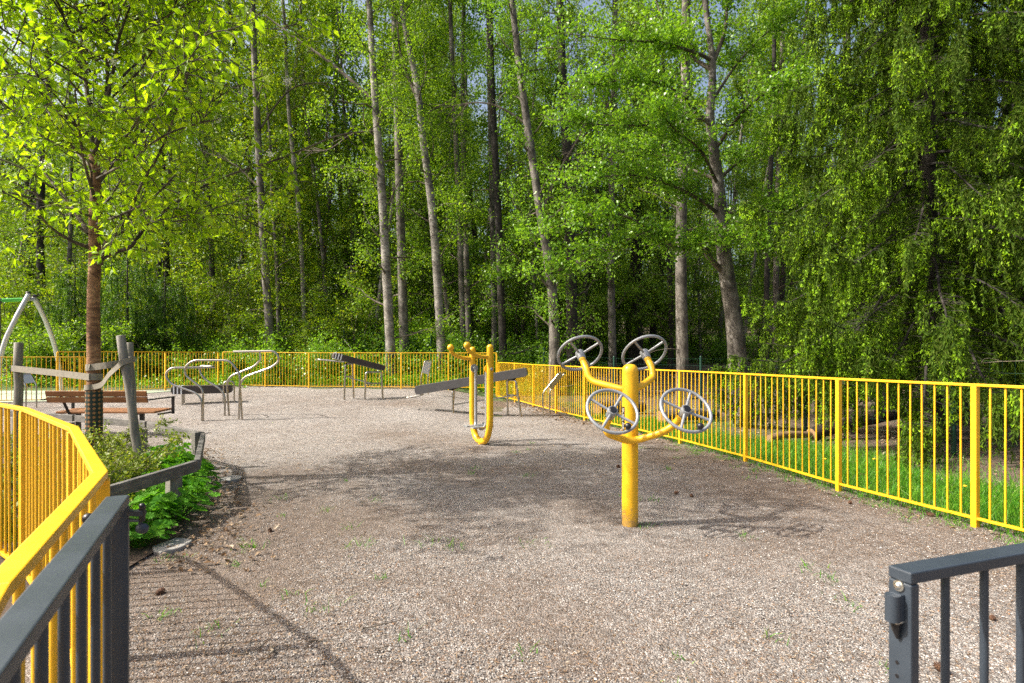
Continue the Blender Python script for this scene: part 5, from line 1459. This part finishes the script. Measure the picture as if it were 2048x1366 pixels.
# ground plants right behind the far fence
an = []
for k in range(520):
    x = rg.uniform(-10.5, .6); yy = 19.2 + abs(rg.normal()) * .9 + (-x) * .06; r_ = rg.uniform(.1, .3)
    for j in range(9): an.append((x + rg.normal() * r_, yy + rg.normal() * r_, zt(x, yy) + rg.uniform(.03, .5) * r_ * 2.4))
for k in range(500):
    x = rg.uniform(-22, -9); yy = 18.8 + abs(rg.normal()) * 2.5 ; r_ = rg.uniform(.1, .35)
    for j in range(8): an.append((x + rg.normal() * r_, yy + rg.normal() * r_, zt(x, yy) + rg.uniform(.03, .5) * r_ * 2.4))
V, Qd = scatter_leaves(rg, an, 3, .05, .075, .1, False, .75); o = np_mesh('ground_cover', V, Qd, M['leaflime']); tag(o, 'leafy ground cover along the foot of the wooded bank', 'ground cover', kind='stuff')
# weeds and grass tufts on the gravel
wp = []
for k in range(150):
    d_ = rg.uniform(1.9, 9.5); px = rg.uniform(280, 1900); x = (px - CX) * d_ / F
    if x > fence_x(max(d_, 3.1)) - .1 or (x < -2.4 and d_ > 4.0): continue
    if px > 700 and rg.uniform() < .45: continue
    r_ = rg.uniform(.015, .06)
    for j in range(int(6 + 260 * r_)): wp.append((x + rg.normal() * r_, d_ + rg.normal() * r_, .008))
for k in range(60):
    t = rg.uniform(); d_ = 3.2 + 6 * t; x = fence_x(d_) - abs(rg.normal()) * .18
    for j in range(22): wp.append((x + rg.normal() * .05, d_ + rg.normal() * .06, .008))
blades('weeds', 'small tufts of grass and weeds growing through the gravel', wp, .012, .06, .0028, M['grass'], 3, .8)
# dead leaves
lp_ = []
for k in range(9000):
    u_ = rg.uniform()
    if u_ < .30: x = rg.uniform(-12, .5); yy = 18.7 + abs(rg.normal()) * 1.6 - x * .03
    elif u_ < .62: yy = rg.uniform(4, 17); x = fence_x(yy) + rg.uniform(.4, 7) * rg.uniform() ** .6
    elif u_ < .86: yy = rg.uniform(17.5, 30); x = rg.uniform(0, 17)
    else: yy = rg.uniform(11.5, 18); x = fence_x(yy) + rg.normal() * .35
    lp_.append((x, yy, zt(x, yy) + .015))
for k in range(900):
    d_ = rg.uniform(3.6, 8.5); x = -1.75 - .42 * (d_ - 3) + rg.normal() * .22 if d_ < 5.2 else -2.62 - .62 * (d_ - 5.2) + rg.normal() * .2
    lp_.append((x, d_, .035))
for k in range(520):
    t = rg.uniform(); d_ = 3.3 + 13 * t; lp_.append((fence_x(d_) + rg.normal() * .14 - .08, d_, .02))
lp_ = np.array(lp_); n = len(lp_); ax = rand_unit(rg, n); ax[:, 2] *= .25; nr = rand_unit(rg, n) * .35; nr[:, 2] += 1
L = rg.uniform(.03, .085, n); L[lp_[:, 1] < 9] *= .7
V, Qd = leaf_quads(lp_, ax, nr, L, L * .65, .25); o = np_mesh('leaf_litter', V, Qd, M['litter']); tag(o, 'brown dead leaves strewn along the fences and forest floor', 'leaf litter', kind='stuff')
# loose stones on the gravel near the camera
n = 60000
d_ = 1.75 + 5.6 * rg.uniform(size=n) ** 1.5; px = rg.uniform(150, 2100, n); x = (px - CX) * d_ / F
fx = np.array([fence_x(max(3.01, v)) for v in d_]); keep = (x < fx - .05) & ~((x < -2.45) & (d_ > 4.0)); x, d_ = x[keep], d_[keep]; n = len(x)
c = np.stack([x, d_, np.full(n, .014)], 1); sz = rg.uniform(.0022, .0056, n) * (1 + .6 * (rg.uniform(size=n) < .06))
dirs = np.array([[1, 0, 0], [0, 1, 0], [-1, 0, 0], [0, -1, 0], [0, 0, 1], [0, 0, -1]], float)
rot = rg.uniform(0, 6.28, n); cs, sn = np.cos(rot), np.sin(rot)
V = np.repeat(dirs[None], n, 0) * rg.uniform(.6, 1.4, (n, 6, 1)); V[:, :, 2] *= .7
X = V[:, :, 0] * cs[:, None] - V[:, :, 1] * sn[:, None]; Y = V[:, :, 0] * sn[:, None] + V[:, :, 1] * cs[:, None]
V = np.stack([X, Y, V[:, :, 2]], 2) * sz[:, None, None] + c[:, None, :]
tri = np.array([[0, 1, 4], [1, 2, 4], [2, 3, 4], [3, 0, 4], [1, 0, 5], [2, 1, 5], [3, 2, 5], [0, 3, 5]])
Qd = (np.arange(n)[:, None, None] * 6 + tri[None]).reshape(-1, 3)
o = np_mesh('loose_gravel', V.reshape(-1, 3), Qd, M['stone']); tag(o, 'loose gravel stones on the near yard', 'gravel', kind='stuff')
# needles and bark bits
n = 30000; d_ = 1.75 + 7 * rg.uniform(size=n) ** 1.4; px = rg.uniform(200, 2100, n); x = (px - CX) * d_ / F
fx_ = np.array([fence_x(max(3.01, v)) for v in d_]); den = .5 + .5 * np.sin(x * 1.3 + 1.0 + np.sin(d_ * 1.1)) * np.sin(d_ * .9 + .5) + .9 * (x < -.7) + .5 * (x > fx_ - 1.3)
fx = np.array([fence_x(max(3.01, v)) for v in d_]); keep = (x < fx) & ~((x < -2.45) & (d_ > 4.0)) & (rg.uniform(size=n) < den); x, d_ = x[keep], d_[keep]; n = len(x)
ax = rand_unit(rg, n); ax[:, 2] *= .15; nr = np.zeros((n, 3)); nr[:, 2] = 1; nr += rg.normal(size=(n, 3)) * .2
L = rg.uniform(.010, .036, n); V, Qd = card_quads(np.stack([x, d_, rg.uniform(.016, .024, n)], 1), ax, nr, L, np.minimum(L * .35, .006)); n2 = 9000; d2 = 6.5 + 11.5 * rg.uniform(size=n2); x2 = (rg.uniform(330, 1900, n2) - CX) * d2 / F
k2 = (x2 < np.array([fence_x(min(18.2, v)) for v in d2]) - .05) & (x2 > -9.5) & ~((x2 < -3.2 - .55 * (d2 - 6)) & (d2 < 9.5)); x2, d2 = x2[k2], d2[k2]; n2 = len(x2)
z2 = np.array([zt(a, b) for a, b in zip(x2, d2)]) + .024; a2 = rand_unit(rg, n2); a2[:, 2] *= .12; r2_ = np.zeros((n2, 3)); r2_[:, 2] = 1; L2 = rg.uniform(.02, .075, n2)
V2, Q2 = card_quads(np.stack([x2, d2, z2], 1), a2, r2_ + rg.normal(size=(n2, 3)) * .25, L2, np.minimum(L2 * .4, .012))
Qd = np.concatenate([Qd, Q2 + len(V)], 0); V = np.concatenate([V, V2], 0)
o = np_mesh('needle_litter', V, Qd, M['litter']); tag(o, 'brown needles and bark flakes strewn over the gravel', 'needle litter', kind='stuff')
print('objects', len(C.objects))
